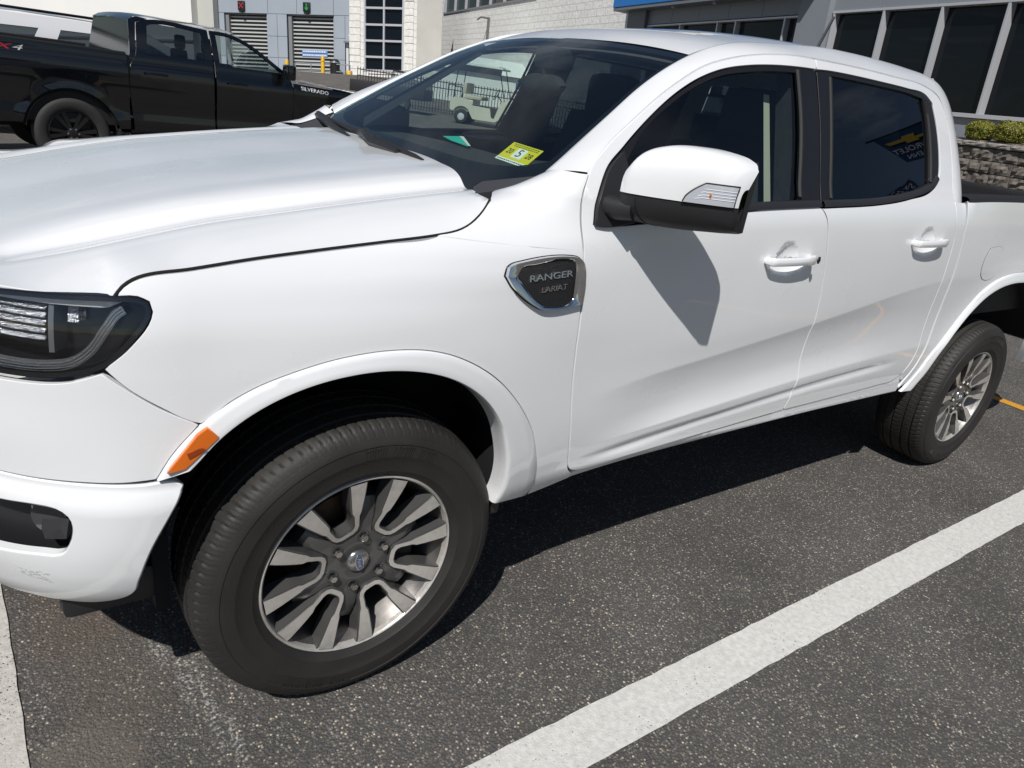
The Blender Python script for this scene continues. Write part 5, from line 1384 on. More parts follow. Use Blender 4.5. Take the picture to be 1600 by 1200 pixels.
# ---------------- clipped shrubs
LEAF=[mat("leaf_yellow",(0.21,0.19,0.016),0.55,var=0.25,vscale=30),mat("leaf_green",(0.10,0.125,0.012),0.55,var=0.25,vscale=30),mat("leaf_dark",(0.035,0.055,0.008),0.6)]
def shrub(a,b_,c,ra,rb,label,seed):
    rng=random.Random(seed); base=Vector(RW(a,b_,c)); t=thing("shrub",label,"shrub",tuple(base),0,"clipped shrubs on the retaining wall")
    for li,(mm,n) in enumerate(((LEAF[0],2600),(LEAF[1],2300))):
        V=[];F=[]
        for k in range(n):
            u_=Vector((rng.gauss(0,1),rng.gauss(0,1),rng.gauss(0,1))).normalized()
            q=abs(u_.z)**1.0
            lump=1+0.06*math.sin(7*u_.x+seed)+0.05*math.sin(9*u_.y+2*seed)+0.05*math.sin(8*u_.z)
            rr=rng.uniform(0.86,1.0)*lump
            sup=(abs(u_.x)**2.8+abs(u_.y)**2.8+abs(u_.z)**2.8)**(-1/2.8)
            p_=Vector((u_.x*ra,u_.y*ra,u_.z*rb))*sup*rr+Vector((0,0,rb))
            s_=rng.uniform(0.010,0.020); n_=(u_+Vector((rng.uniform(-1,1),rng.uniform(-1,1),rng.uniform(-1,1)))*0.8).normalized()
            t1=n_.orthogonal().normalized(); t1.rotate(Matrix.Rotation(rng.uniform(0,6.28),3,n_)); t2=n_.cross(t1)
            i=len(V); V+=[tuple(base+p_+t1*s_),tuple(base+p_+t2*s_*0.6),tuple(base+p_-t1*s_),tuple(base+p_-t2*s_*0.6)]; F.append((i,i+1,i+2,i+3))
        o=obj("foliage",V,F,mm,t,smooth=False); o["kind"]="stuff"
    m=MB().lathe([(0.001,0.0)]+[(ra*0.86*math.sin(x)**0.7,rb-rb*0.86*math.cos(x)) for x in np.linspace(0.15,3.0,10)],'z',18,tuple(base)); m.build("inner_crown",LEAF[2],t)
    MB().tube([tuple(base-Vector((0,0,0.05))),tuple(base+Vector((0,0,rb*0.5)))],0.02,6).build("stem",mat("bark",(0.06,0.045,0.03),0.9),t)
shrub(0.92,-0.51,-0.35,0.215,0.165,"left of the two round yellow-green shrubs beside the pickup's rear pillar",1)
shrub(1.50,-0.51,-0.35,0.275,0.180,"right, wider of the two round yellow-green shrubs on the stone wall",2)
# ---------------- white brick wall (painted block), parallel to the showroom
BO_=Vector((20.359,21.446,3.984))
def B3(a,b_,c): return tuple(BO_+SA*a+UPB*b_+SN*c)
def brickmat(name,col,sx,sy,mort):
    m=bpy.data.materials.new(name); m.use_nodes=True; t=m.node_tree; b=_p(m); N=t.nodes.new; L=t.links.new
    tcn=N("ShaderNodeTexCoord"); br=N("ShaderNodeTexBrick"); br.inputs["Scale"].default_value=1.0; br.inputs["Brick Width"].default_value=sx; br.inputs["Row Height"].default_value=sy; br.inputs["Mortar Size"].default_value=mort
    br.inputs["Color1"].default_value=(*col,1); br.inputs["Color2"].default_value=(col[0]*0.93,col[1]*0.93,col[2]*0.93,1); br.inputs["Mortar"].default_value=(col[0]*0.78,col[1]*0.78,col[2]*0.77,1)
    L(tcn.outputs["UV"],br.inputs["Vector"]); L(br.outputs["Color"],b.inputs["Base Color"]); b.inputs["Roughness"].default_value=0.8
    n=N("ShaderNodeTexNoise"); n.inputs["Scale"].default_value=6; n.inputs["Detail"].default_value=5; L(tcn.outputs["Object"],n.inputs["Vector"])
    ad=N("ShaderNodeMath"); ad.operation='MULTIPLY_ADD'; ad.inputs[1].default_value=-1.6; L(br.outputs["Fac"],ad.inputs[0]); L(n.outputs["Fac"],ad.inputs[2])
    bp=N("ShaderNodeBump"); bp.inputs["Strength"].default_value=0.8; bp.inputs["Distance"].default_value=0.03; L(ad.outputs[0],bp.inputs["Height"]); L(bp.outputs[0],b.inputs["Normal"])
    return m
WBR=brickmat("white_block",(0.84,0.83,0.80),0.8,0.30,0.018)
def uvwall(name,a0,a1,b0,b1,c,fn,m_,parent):
    me_o=obj(name,[fn(a0,b0,c),fn(a1,b0,c),fn(a1,b1,c),fn(a0,b1,c)],[(0,1,2,3)],m_,parent,smooth=False)
    uv=me_o.data.uv_layers.new(name="UVMap"); 
    for l,(x,y) in zip(uv.data,((a0,b0),(a1,b0),(a1,b1),(a0,b1))): l.uv=(x,y)
    return me_o
bw=thing("block_building","long white painted block building with a ribbon of windows","building",B3(-14,-4,0))
# wall pieces round the ribbon window
uvwall("wall",-29.5,0.0,-4.5,1.98,0.0,B3,WBR,bw)
uvwall("wall",-29.5,-26.95,1.98,5.0,0.0,B3,WBR,bw)
uvwall("wall",-10.0,0.0,1.98,5.0,0.0,B3,WBR,bw)
MB(B3).box((-29.5,-4.5,-8),(-0.0,5.0,-0.3)).build("inner_wall",WBR,bw,smooth=False)
for k in range(7):
    a=-26.9+k*2.4
    MB(B3).box((a+0.03,2.06,-0.2),(a+2.37,4.4,-0.15)).build("window_pane",DGLASS,bw,smooth=False)
    MB(B3).box((a-0.05,2.0,-0.16),(a+0.05,4.4,0.0)).build("mullion",ALU,bw,smooth=False)
MB(B3).box((-26.95,1.98,-0.2),(-10.0,2.09,0.05)).build("window_sill",mat("sill_grey",(0.22,0.22,0.23),0.5),bw,smooth=False)
MB(B3).tube([(-17.0,1.35,0.05),(-17.0,1.35,0.55),(-17.2,1.2,0.7)],0.05,6).tube([(-17.0,0.2,0.05),(-17.0,1.4,0.05)],0.09,6).build("wall_lamp",mat("lamp_grey",(0.12,0.12,0.12),0.5),bw)
# ---------------- service building: grey cladding, roll-up doors, block stair tower
FO_=Vector((20.1996,45.5784,1.3357)); FH=Vector((0.66909,-0.73727,0.09354)); FG=Vector((-0.0110,0.1160,0.99319)); FN=Vector((-0.7431,-0.66556,0.06952))
def F3(a,b_,c): return tuple(FO_+FH*a+FG*b_+FN*c)
sv=thing("service_building","blue-grey service building with two slatted roll-up doors and a door","building",F3(-6,-0.7,0))
SVP=mat("service_cladding",(0.33,0.37,0.425),0.5,var=0.04,vscale=0.5)
# cladding panels around the openings: (a0,a1,b0,b1)
def clad(a0,a1,b0,b1): MB(F3).box((a0+0.012,b0+0.012,-0.12),(a1-0.012,b1-0.012,0.0)).build("cladding_panel",SVP,sv,smooth=False)
for a0,a1 in ((-10.75,-10.35),(-7.19,-6.45),(-6.45,-5.74),(-2.38,-1.60)):
    for b0,b1 in ((-0.7,0.6),(0.6,1.9),(1.9,3.24)): clad(a0,a1,b0,b1)
clad(-1.60,-0.98,1.72,3.24)
for a0,a1 in ((-10.75,-9.0),(-9.0,-7.1),(-7.1,-5.0),(-5.0,-2.4),(-2.4,-0.98)):
    for b0,b1 in ((3.24,4.3),(4.3,5.6)): clad(a0,a1,b0,b1)
MB(F3).box((-10.8,-0.8,-7),(-0.9,5.6,-0.9)).build("inner_wall",mat("hall_dark",(0.02,0.022,0.024),0.9),sv,smooth=False)
MB(F3).box((-10.75,-0.7,-0.9),(-0.98,5.6,-0.125)) 
SLAT=mat("door_slat",(0.50,0.50,0.48),0.5); DFR=mat("door_frame",(0.20,0.21,0.22),0.5)
for a0,a1,lab in ((-10.32,-7.22,""),(-5.70,-2.42,"")):
    rdoor=MB(F3).box((a0+0.25,-0.7,-0.42),(a1-0.02,3.20,-0.38)).build("roll_up_door",mat("door_glazing",(0.010,0.012,0.014),0.15),sv,smooth=False)
    k=0; b_=3.06
    while b_>-0.7:
        MB(F3).box((a0+0.25,b_-0.045,-0.38),(a1-0.02,b_+0.045,-0.34)).build("door_slat",SLAT,rdoor,smooth=False); b_-=0.232
    MB(F3).box((a0,-0.7,-0.42),(a0+0.24,3.2,-0.12)).build("door_jamb",DFR,rdoor,smooth=False)
    MB(F3).box((a1-0.05,-0.7,-0.42),(a1-0.012,3.2,-0.12)).build("door_jamb",SVP,rdoor,smooth=False)
    MB(F3).box((a0,3.19,-0.42),(a1,3.26,-0.12)).build("door_head",DFR,rdoor,smooth=False)
    if a0>-6:
        for q0,q1 in ((1.00,1.17),(0.78,0.95)):
            sg=MB(F3).box((-4.85,q0,-0.33),(-3.02,q1,-0.30)).build("door_sign",mat("sign_blue",(0.16,0.30,0.62),0.5),rdoor,smooth=False)
            m=MB(F3); rg_=random.Random(int(q0*100)); a=-4.78
            while a<-3.12:
                l=rg_.uniform(0.05,0.13); m.box((a,q0+0.045,-0.30),(a+l,q1-0.045,-0.292)); a+=l+0.035
            m.build("sign_print",mat("sign_white",(0.75,0.78,0.82),0.5),rdoor,smooth=False)
SIGB=mat("signal_box",(0.008,0.008,0.009),0.5)
for a,kind,col,lab in ((-8.98,"x",(0.55,0.02,0.03),"black signal box with a red X above the left roll-up door"),(-4.25,"a",(0.01,0.35,0.08),"black signal box with a green down arrow above the right roll-up door")):
    t=thing("lane_signal",lab,"signal",F3(a,3.5,0.1),0,"lane signals over the roll-up doors")
    MB(F3).box((a-0.25,3.38,0.0),(a+0.25,3.95,0.12),0.03).build("signal_housing",SIGB,t)
    MB(F3).box((a-0.10,3.27,0.0),(a+0.10,3.38,0.10),0.02).build("signal_foot",SIGB,t)
    cm=mat("signal_"+kind,col,0.4)
    if kind=="x":
        for s in (1,-1):
            MB(F3).add([(a-0.16*s-0.03,3.50,0.126),(a-0.16*s+0.03,3.50,0.126),(a+0.16*s+0.03,3.84,0.126),(a+0.16*s-0.03,3.84,0.126)],[(0,1,2,3)]).build("signal_stroke",cm,t,smooth=False)
    else:
        MB(F3).add([(a-0.035,3.62,0.126),(a+0.035,3.62,0.126),(a+0.035,3.86,0.126),(a-0.035,3.86,0.126)],[(0,1,2,3)]).build("signal_stroke",cm,t,smooth=False)
        MB(F3).add([(a-0.15,3.63,0.126),(a,3.46,0.126),(a+0.15,3.63,0.126)],[(0,1,2)]).build("signal_stroke",cm,t,smooth=False)
# personnel door
dr=MB(F3).box((-1.55,-0.45,-0.10),(-1.0,1.62,-0.02)).build("personnel_door",mat("door_white",(0.62,0.64,0.65),0.5),sv,smooth=False)
MB(F3).box((-1.36,-0.25,-0.02),(-1.08,1.42,-0.005)).build("door_pane",DGLASS,dr,smooth=False)
MB(F3).box((-1.60,1.62,-0.1),(-0.98,1.72,0.25)).build("door_canopy",DFR,dr,smooth=False)
MB(F3).tube([(-1.15,2.05,0.05),(-1.15,2.05,0.35)],0.06,6).build("door_lamp",mat("lamp_white",(0.7,0.7,0.7),0.5),sv)
# tower
tw=thing("stair_tower","white split-face block tower with a tall grid of dark windows","tower",F3(1.2,-1.0,0.5))
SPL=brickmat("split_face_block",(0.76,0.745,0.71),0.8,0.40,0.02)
def T3(a,b_,c): return F3(a,b_,c+0.5)
uvwall("wall",-1.05,-0.03,-1.6,6.0,0.0,T3,SPL,tw); uvwall("wall",2.62,3.50,-1.6,6.0,0.0,T3,SPL,tw); uvwall("wall",-0.03,2.62,-1.6,0.0,0.0,T3,SPL,tw)
MB(T3).add([(-1.05,-1.6,0.0),(-1.05,6,0.0),(-1.05,6,-5),(-1.05,-1.6,-5)],[(0,1,2,3)]).build("side_wall",SPL,tw,smooth=False)
MB(T3).add([(3.50,-1.6,0.0),(3.50,6,0.0),(4.75,6,-1.2),(4.75,-1.6,-1.2)],[(0,1,2,3)][::1]).build("side_wall",mat("tower_side",(0.60,0.59,0.54),0.7,var=0.05,vscale=1),tw,smooth=False)  # right face in darker tan: its shade is put into the colour
# rough split faces: rows of proud blocks on the piers
rng=random.Random(4)
for a0,a1 in ((-1.04,-0.30),(2.72,3.30)):
    b_=-1.55
    while b_<5.6:
        MB(T3).box((a0,b_+0.012,0.0),(a1,b_+0.39,0.05+rng.uniform(0,0.05)),0.02).build("split_block",SPL if False else mat("split_face",(0.74,0.725,0.69),0.9,var=0.12,vscale=5,bump=1,bscale=9),tw,smooth=False); b_+=0.40
hs=[0.0,0.80,1.75,2.68,3.64,4.6,5.5]
for k in range(6):
    for a0,a1 in ((0.03,1.24),(1.36,2.56)):
        MB(T3).box((a0,hs[k]+0.06,-0.15),(a1,hs[k+1]-0.06,-0.12)).build("window_pane",DGLASS,tw,smooth=False)
    MB(T3).box((-0.03,hs[k]-0.06,-0.14),(2.62,hs[k]+0.06,0.03)).build("transom",ALU,tw,smooth=False)
for a in (0.0,1.30,2.59): MB(T3).box((a-0.055,-0.06,-0.14),(a+0.055,5.6,0.035)).build("mullion",ALU,tw,smooth=False)
# pale building at far left
pw=thing("pale_building","plain cream building behind the black pickup at the left","building",F3(-20,-0.7,3))
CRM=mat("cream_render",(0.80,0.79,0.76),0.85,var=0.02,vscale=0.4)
MB(F3).box((-42,-1.0,-6),(-11.95,7.0,1.2)).build("wall",CRM,pw,smooth=False)
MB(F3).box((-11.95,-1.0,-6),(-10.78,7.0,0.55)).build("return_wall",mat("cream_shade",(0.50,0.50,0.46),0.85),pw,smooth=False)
MB(F3).box((-42,1.20,1.2),(-11.94,1.30,1.32)).build("wall_band",mat("band_grey",(0.33,0.33,0.32),0.7),pw,smooth=False)
# concrete apron, bollards, rail, bin, low fence
CON=mat("concrete",(0.33,0.32,0.29),0.9,var=0.1,vscale=2)
ap=MB(F3).box((-11,-0.95,0.1),(4,-0.60,2.6)).build("pavement",CON,None,smooth=False); struct(ap)
YB=mat("bollard_yellow",(0.68,0.40,0.012),0.5,var=0.06,vscale=6)
for a,b0,b1,c,lab in ((-5.15,-0.62,0.36,1.2,"yellow bollard left of the right roll-up door's sign, behind the black pickup"),(-2.70,-0.62,0.66,1.0,"tall yellow bollard at the right jamb of the roll-up door"),(-0.50,-1.3,-0.22,1.8,"stout yellow bollard in front of the block tower's left corner")):
    t=thing("bollard",lab,"bollard",F3(a,b0,c),0,"yellow bollards by the service doors")
    r0=0.12 if a<-1 else 0.17
    MB(F3).lathe([(r0,b0),(r0,b1-r0*0.6),(r0*0.8,b1-r0*0.2),(r0*0.4,b1),(0.001,b1)],'y',14,(a,0,c)).build("post",YB,t)
    MB(F3).lathe([(r0*1.03,b1-0.34),(r0*1.03,b1-0.30)],'y',14,(a,0,c)).build("band",mat("band_amber",(0.45,0.22,0.01),0.5),t)
RAILM=mat("rail_galvanised",(0.30,0.32,0.34),0.45,metal=0.5)
rl=thing("hand_rail","grey pipe hand rail beside the service building's door","railing",F3(-2.4,-0.62,0.9))
MB(F3).tube([(-4.7,0.22,0.9),(-0.85,0.22,0.9)],0.035,6).build("top_rail",RAILM,rl); MB(F3).tube([(-4.7,-0.22,0.9),(-0.85,-0.22,0.9)],0.03,6).build("mid_rail",RAILM,rl)
for a in (-4.7,-3.6,-2.0,-0.85): MB(F3).tube([(a,-0.62,0.9),(a,0.22,0.9)],0.035,6).build("rail_post",RAILM,rl)
bn=thing("waste_bin","black waste bin beside the tall yellow bollard","bin",F3(-2.0,-0.62,0.7))
MB(F3).lathe([(0.20,-0.62),(0.30,-0.55),(0.32,0.30),(0.33,0.34),(0.30,0.42),(0.18,0.55),(0.001,0.57)],'y',16,(-2.0,0,0.7)).build("bin_body",mat("bin_black",(0.012,0.012,0.013),0.5),bn)
MB(F3).lathe([(0.335,0.30),(0.345,0.33),(0.335,0.36)],'y',16,(-2.0,0,0.7)).build("bin_rim",RAILM,bn)
lf=thing("low_railing","dark low railing at the foot of the block tower","railing",F3(1.6,-1.3,1.2))
DK=mat("rail_dark",(0.03,0.032,0.035),0.5)
MB(F3).tube([(0.55,-0.30,1.2),(4.0,-0.30,1.2)],0.03,6).build("top_rail",DK,lf)
for k in range(18): MB(F3).tube([(0.6+k*0.19,-1.2,1.2),(0.6+k*0.19,-0.30,1.2)],0.018,5).build("baluster",DK,lf)
# ================================================================ other vehicles
class Car:
    """frame with x forward from the rear axle, y away from the camera side, z up"""
    def __init__(s,root,P0,ang): s.root=root; s.P=Vector(P0); s.d=Vector((math.cos(ang),math.sin(ang),0)); s.n=Vector((-math.sin(ang),math.cos(ang),0))
    def w(s,x,y,z): q=s.P+s.d*x+s.n*y; return (q.x,q.y,q.z+z)
    def W(s,P): P=arr(P); return np.stack([s.P.x+s.d.x*P[...,0]+s.n.x*P[...,1],s.P.y+s.d.y*P[...,0]+s.n.y*P[...,1],s.P.z+P[...,2]],-1)
def car_wheel(car,x,y,r_,wd,rimr,tm,rm,dm,nsp=6,far=False):
    wl=empty("wheel",car.root,car.w(x,y+wd/2,r_))
    sg=-1 if not far else 1
    def fn(a,b,c): return car.w(x+a,y+wd/2+(b if not far else -b),r_+c)
    h=wd/2
    MB(fn).lathe([(rimr,-h*0.85),(rimr+0.02,-h*0.97),(r_*0.88,-h),(r_*0.955,-h*0.93),(r_*0.99,-h*0.78),(r_,-h*0.3),(r_,h*0.3),(r_*0.98,h*0.8),(rimr,h*0.9)],'y',48).build("tyre",tm,wl,sharp=50)
    MB(fn).lathe([(rimr,-h*0.80),(rimr-0.012,-h*0.84),(rimr-0.03,-h*0.6),(rimr-0.04,h*0.5)],'y',40).build("rim",rm,wl,sharp=50)
    MB(fn).lathe([(0.0,-h*0.1),(rimr-0.03,-h*0.1)],'y',30).build("brake_disc",dm,wl)
    for k in range(nsp):
        a0=2*math.pi*k/nsp
        mm=MB(fn)
        for da in (-0.17,0.17):
            c_,s_=math.cos(a0+da),math.sin(a0+da); t_=(-s_,c_)
            def P(r2,o,b): return (c_*r2+t_[0]*o,b,s_*r2+t_[1]*o)
            v=[P(0.05,-0.016,-h*0.62),P(0.05,0.016,-h*0.62),P(rimr-0.01,0.024,-h*0.78),P(rimr-0.01,-0.024,-h*0.78),P(0.05,-0.02,-h*0.3),P(0.05,0.02,-h*0.3),P(rimr-0.01,0.026,-h*0.5),P(rimr-0.01,-0.026,-h*0.5)]
            mm.add(v,[(0,1,2,3),(0,4,5,1),(1,5,6,2),(3,7,4,0)])
        mm.build("spoke",rm,wl,smooth=False)
    MB(fn).lathe([(0.001,-h*0.70),(0.04,-h*0.70),(0.07,-h*0.60),(0.08,-h*0.3)],'y',20).build("wheel_hub",rm,wl,sharp=50)
    for k in range(6):
        a0=2*math.pi*k/6; MB(fn).lathe([(0.001,-h*0.76),(0.011,-h*0.76),(0.013,-h*0.6)],'y',8,(0.060*math.cos(a0),0,0.060*math.sin(a0))).build("lug_nut",CHROME,wl)
BPAINT=mat("black_paint",(0.0025,0.003,0.0045),0.12,coat=1.0,coatr=0.01)
BTR=thing("pickup_truck","black crew-cab pickup truck parked sideways beyond the white pickup's hood","pickup truck",(1.9,9.35,gz(1.9,9.35)))
bc=Car(BTR,(0.27,9.35,gz(0.27,9.35)),R(7.5))
TB=mat("tyre_far",(0.030,0.028,0.027),0.75,bump=0.3,bscale=60); RB=mat("rim_black",(0.010,0.010,0.011),0.2,coat=0.6)
def bskin(x,z,push=0.0):
    x,z=np.broadcast_arrays(arr(x),arr(z))
    o=pchip([0.35,0.50,0.58,0.75,0.95,1.10,1.22,1.27,1.31,1.40,1.46,1.60,1.95],[-0.10,-0.035,-0.015,-0.020,-0.004,0.0,-0.002,-0.008,-0.030,-0.040,-0.055,-0.10,-0.235],z)+push
    for cx in (0.0,3.745):
        r_=np.hypot(x-cx,z-0.42); o=o+0.022*np.exp(-(np.maximum(r_-0.50,0)/0.10)**2)*(1-sst(0.85,1.15,z))
    o=o-0.035*sst(4.2,5.0,x)
    return bc.W(np.stack([x,-o,z],-1))
def archpts(cx,r_,z0,n=16,zc=0.42,f=1.0):
    a0=math.asin(min(0.95,(z0-zc)/r_)); return [(cx+r_*math.cos(a),zc+r_*f*math.sin(a)) for a in np.linspace(math.pi-a0,a0,n)]
kw=dict(h=0.06,res=0.04,gap=0.004,depth=0.02)
panel("bed_side",[(-1.10,1.42),(-1.16,1.30),(-1.16,0.70),(-1.05,0.55)]+archpts(0.0,0.53,0.52)+[(0.66,0.52),(0.665,1.41)][:2]+[(0.0,1.42)],bskin,BPAINT,BTR,**kw)
brd=panel("rear_door",[(0.70,0.50),(1.74,0.52),(1.735,1.30),(1.74,1.40),(1.72,1.845),(0.98,1.855),(0.83,1.80),(0.76,1.40),(0.70,1.30)],bskin,BPAINT,BTR,holes=[[(0.90,1.43),(1.64,1.43),(1.63,1.80),(1.0,1.805),(0.955,1.78)]],**kw)
bfd=panel("front_door",[(1.76,0.52),(2.86,0.54),(2.87,1.30),(2.84,1.38),(2.60,1.56),(2.22,1.78),(1.98,1.842),(1.74,1.845),(1.76,1.40)],bskin,BPAINT,BTR,holes=[[(1.83,1.43),(2.70,1.43),(2.55,1.54),(2.20,1.74),(1.98,1.80),(1.82,1.805)]],**kw)
for d_,h_ in ((brd,[(0.90,1.43),(1.64,1.43),(1.63,1.80),(1.0,1.805),(0.955,1.78)]),(bfd,[(1.83,1.43),(2.70,1.43),(2.55,1.54),(2.20,1.74),(1.98,1.80),(1.82,1.805)])):
    panel("window_glass",inset(resample(h_,0.1,True,False),-0.01),lambda x,z:bskin(x,z,-0.012),PRIVGLASS if d_ is brd else TINTGLASS,d_,h=0.2,depth=0,smooth=False)
panel("fender",[(2.88,0.54),(3.05,0.53)]+archpts(3.745,0.53,0.52)+[(4.50,0.55),(4.90,0.62),(4.98,0.95),(4.92,1.12),(4.5,1.215),(3.5,1.295),(2.885,1.32)],bskin,BPAINT,BTR,**kw)
panel("rocker_panel",[(0.66,0.42),(2.95,0.43),(2.95,0.53),(0.66,0.505)],lambda x,z:bskin(x,z,0.01),BPAINT,BTR,h=0.06,depth=0.05)
for a,b_ in ((0.72,1.70),(1.78,2.84)):
    MB(bc.w).tube([(a+0.14,-0.035,1.22),(a+0.20,-0.055,1.225),(a+0.34,-0.055,1.225),(a+0.40,-0.035,1.22)],0.014,8).build("door_handle",BPAINT,brd if a<1 else bfd)
# hood, roof, glass, far side as a body shell
WB=2.03
def prof_shell(name,prof,y0f,y1f,m_,h=None):
    rows=[]
    for x,z in prof:
        a,b_=y0f(x,z),y1f(x,z); rows.append([bc.w(x,a+(b_-a)*t,z+0.03*math.sin(math.pi*t)*(1 if z>1.2 else 0)) for t in np.linspace(0,1,9)])
    return MB().grid([r_[::-1] for r_ in rows]).build(name,m_,BTR,sharp=40)
yb=lambda x,z: 0.045+0.40*max(0,z-1.40); yb2=lambda x,z: WB-yb(x,z)
prof_shell("roof",[(0.74,1.80),(0.82,1.862),(1.0,1.885),(1.5,1.895),(1.95,1.88),(2.12,1.84)],yb,yb2,BPAINT)
prof_shell("windshield",[(2.12,1.84),(2.4,1.68),(2.75,1.45),(2.95,1.335)],yb,yb2,TINTGLASS)
prof_shell("hood",[(2.93,1.335),(3.5,1.315),(4.45,1.245),(4.85,1.17),(4.96,1.07),(4.98,0.55)],lambda x,z:0.03,lambda x,z:WB-0.03,BPAINT)
prof_shell("cab_back",[(0.70,0.9),(0.70,1.40)],yb,yb2,BPAINT)
panel("rear_pillar",[(0.70,1.39),(0.755,1.39),(0.825,1.80),(0.975,1.858),(0.83,1.862),(0.745,1.82)],bskin,BPAINT,BTR,h=0.05,depth=0.02)
MB(bc.w).add([(0.71,0.06,1.40),(0.71,WB-0.06,1.40),(0.76,WB-0.24,1.83),(0.76,0.24,1.83)],[(0,1,2,3)]).build("rear_window",GLOSSBLK,BTR,smooth=False)
MB(bc.w).box((-1.10,0.05,0.55),(0.66,0.12,1.44),0.01).box((-1.10,WB-0.12,0.55),(0.66,WB-0.01,1.44),0.01).box((-1.16,0.05,0.6),(-1.10,WB-0.05,1.42),0.01).box((-1.10,0.1,0.8),(0.66,WB-0.1,0.86)).build("bed_box",mat("bed_dark",(0.01,0.01,0.011),0.6),BTR,smooth=False)
MB(bc.w).box((0.70,WB-0.06,0.45),(4.92,WB,1.20),0.02).build("far_side",BPAINT,BTR,smooth=False)
MB(bc.w).add([(0.80,WB-0.06,1.38),(2.80,WB-0.06,1.38),(2.75,WB-0.07,1.42),(0.82,WB-0.07,1.42)],[(0,1,2,3)]).build("far_belt",BPAINT,BTR)
MB(bc.w).box((-1.1,0.3,0.45),(4.5,WB-0.3,0.62)).build("chassis",DARK,BTR,smooth=False)
MB(bc.w).box((-1.38,0.05,0.50),(-1.17,WB-0.05,0.72),0.04).build("rear_bumper",BPAINT,BTR)
MB(bc.w).tube([(0.55,0.04,0.40),(0.9,-0.06,0.36),(2.9,-0.06,0.36),(3.1,0.04,0.40)],0.05,8).build("side_step",BPAINT,BTR)
MB(bc.w).box((0.50,-0.0,0.30),(0.54,0.25,0.52),0.01).build("mud_flap",BLACKPL,BTR)
for q in ((1.35,0.45),(1.35,1.5)):
    MB(bc.w).box((1.72,q[1]-0.2,1.1),(1.86,q[1]+0.2,1.55),0.05).box((1.76,q[1]-0.12,1.55),(1.86,q[1]+0.12,1.74),0.04).build("seat",FAB,BTR)
MB(bc.w).box((2.68,-0.24,1.36),(2.80,-0.03,1.56),0.03).box((2.72,-0.05,1.36),(2.78,0.06,1.42),0.01).build("side_mirror",BPAINT,BTR)
for cx in (0.0,3.745):
    rows=[[bc.w(cx+0.50*math.cos(a),y_,0.42+0.50*math.sin(a)) for y_ in (0.0,0.35)] for a in np.linspace(R(8),R(172),20)]; MB().grid(rows).build("wheel_liner",DARK,BTR)
    car_wheel(bc,cx,0.0,0.42,0.28,0.275,TB,RB,mat("disc_far",(0.03,0.03,0.03),0.5)); car_wheel(bc,cx,WB-0.28,0.42,0.28,0.275,TB,RB,mat("disc_far",(0.03,0.03,0.03),0.5),far=True)
# cab corner, lamps
panel("tail_lamp",[(-1.16,0.95),(-1.02,0.95),(-1.03,1.38),(-1.14,1.38)],lambda x,z:bskin(x,z,0.006),mat("tail_red",(0.25,0.01,0.01),0.15,coat=1),BTR,h=0.08,depth=0.01)
MB(bc.w).box((-1.0,WB/2-0.08,1.86),(0,0,0)) if False else None
# decals: 4X4 on the bed, name on the front door's shoulder
def bfrm(x0,z0,sl=0.0): return lambda a,b_,c: tuple(bskin(x0+a,z0+b_+a*sl,0.004+c))
dec=empty("bed_decal",BTR,bc.w(-0.8,0,1.3))
SIL=mat("decal_silver",(0.55,0.55,0.56),0.3); RED=mat("decal_red",(0.45,0.02,0.03),0.4)
text_on("decal_lettering","4",0.085,bfrm(-0.78,1.335),SIL,dec,0.0,2.4,0.3); text_on("decal_lettering","X",0.085,bfrm(-0.64,1.335),RED,dec,0.0,2.4,0.3); text_on("decal_lettering","4",0.085,bfrm(-0.50,1.335),SIL,dec,0.0,2.4,0.3)
text_on("fender_lettering","SILVERADO",0.07,bfrm(3.22,1.250,-0.06),mat("letter_bright",(0.75,0.75,0.76),0.3),BTR,0.002,1.25)
# ---- white SUV behind the black pickup
SUV=thing("suv","white full-size SUV behind the black pickup's bed, only roof and windows showing","SUV",(1.3,13.9,gz(1.3,13.9)))
sc_=Car(SUV,(0.15,12.9,gz(0.5,13.2)),R(7.5))
SW_=mat("suv_white",(0.72,0.73,0.75),0.3,coat=1.0)
def sskin(x,z,push=0.0):
    x,z=np.broadcast_arrays(arr(x),arr(z))
    o=pchip([0.30,0.50,0.60,0.95,1.15,1.22,1.30,1.55,1.90],[-0.10,-0.03,-0.01,0.0,-0.01,-0.03,-0.05,-0.11,-0.26],z)+push
    return sc_.W(np.stack([x,-o,z],-1))
SWIN=[[(-0.82,1.27),(-0.10,1.27),(0.10,1.63),(-0.70,1.60)],[(0.22,1.27),(1.20,1.27),(1.18,1.66),(0.40,1.645)],[(1.28,1.27),(2.30,1.27),(2.02,1.46),(1.62,1.64),(1.27,1.66)]]
sb=panel("body_side",[(-1.15,0.55)]+archpts(0.0,0.52,0.50)+archpts(3.07,0.52,0.50)+[(4.05,0.55),(4.15,0.85),(4.0,1.06),(3.2,1.15),(2.62,1.20),(2.15,1.52),(1.75,1.74),(1.2,1.80),(0.0,1.80),(-0.7,1.77),(-0.95,1.70),(-1.12,1.25),(-1.20,0.9)],sskin,SW_,SUV,h=0.07,res=0.05,holes=SWIN,depth=0.02)
for k,h_ in enumerate(SWIN):
    wg=panel("window_glass",inset(resample(h_,0.1,True,False),-0.02),lambda x,z:sskin(x,z,-0.015),PRIVGLASS,SUV,h=0.2,depth=0,smooth=False)
panel("pillar_trim",[(1.19,1.26),(1.28,1.26),(1.27,1.67),(1.18,1.67)],lambda x,z:sskin(x,z,0.004),TRIM,SUV,h=0.1,depth=0.004)
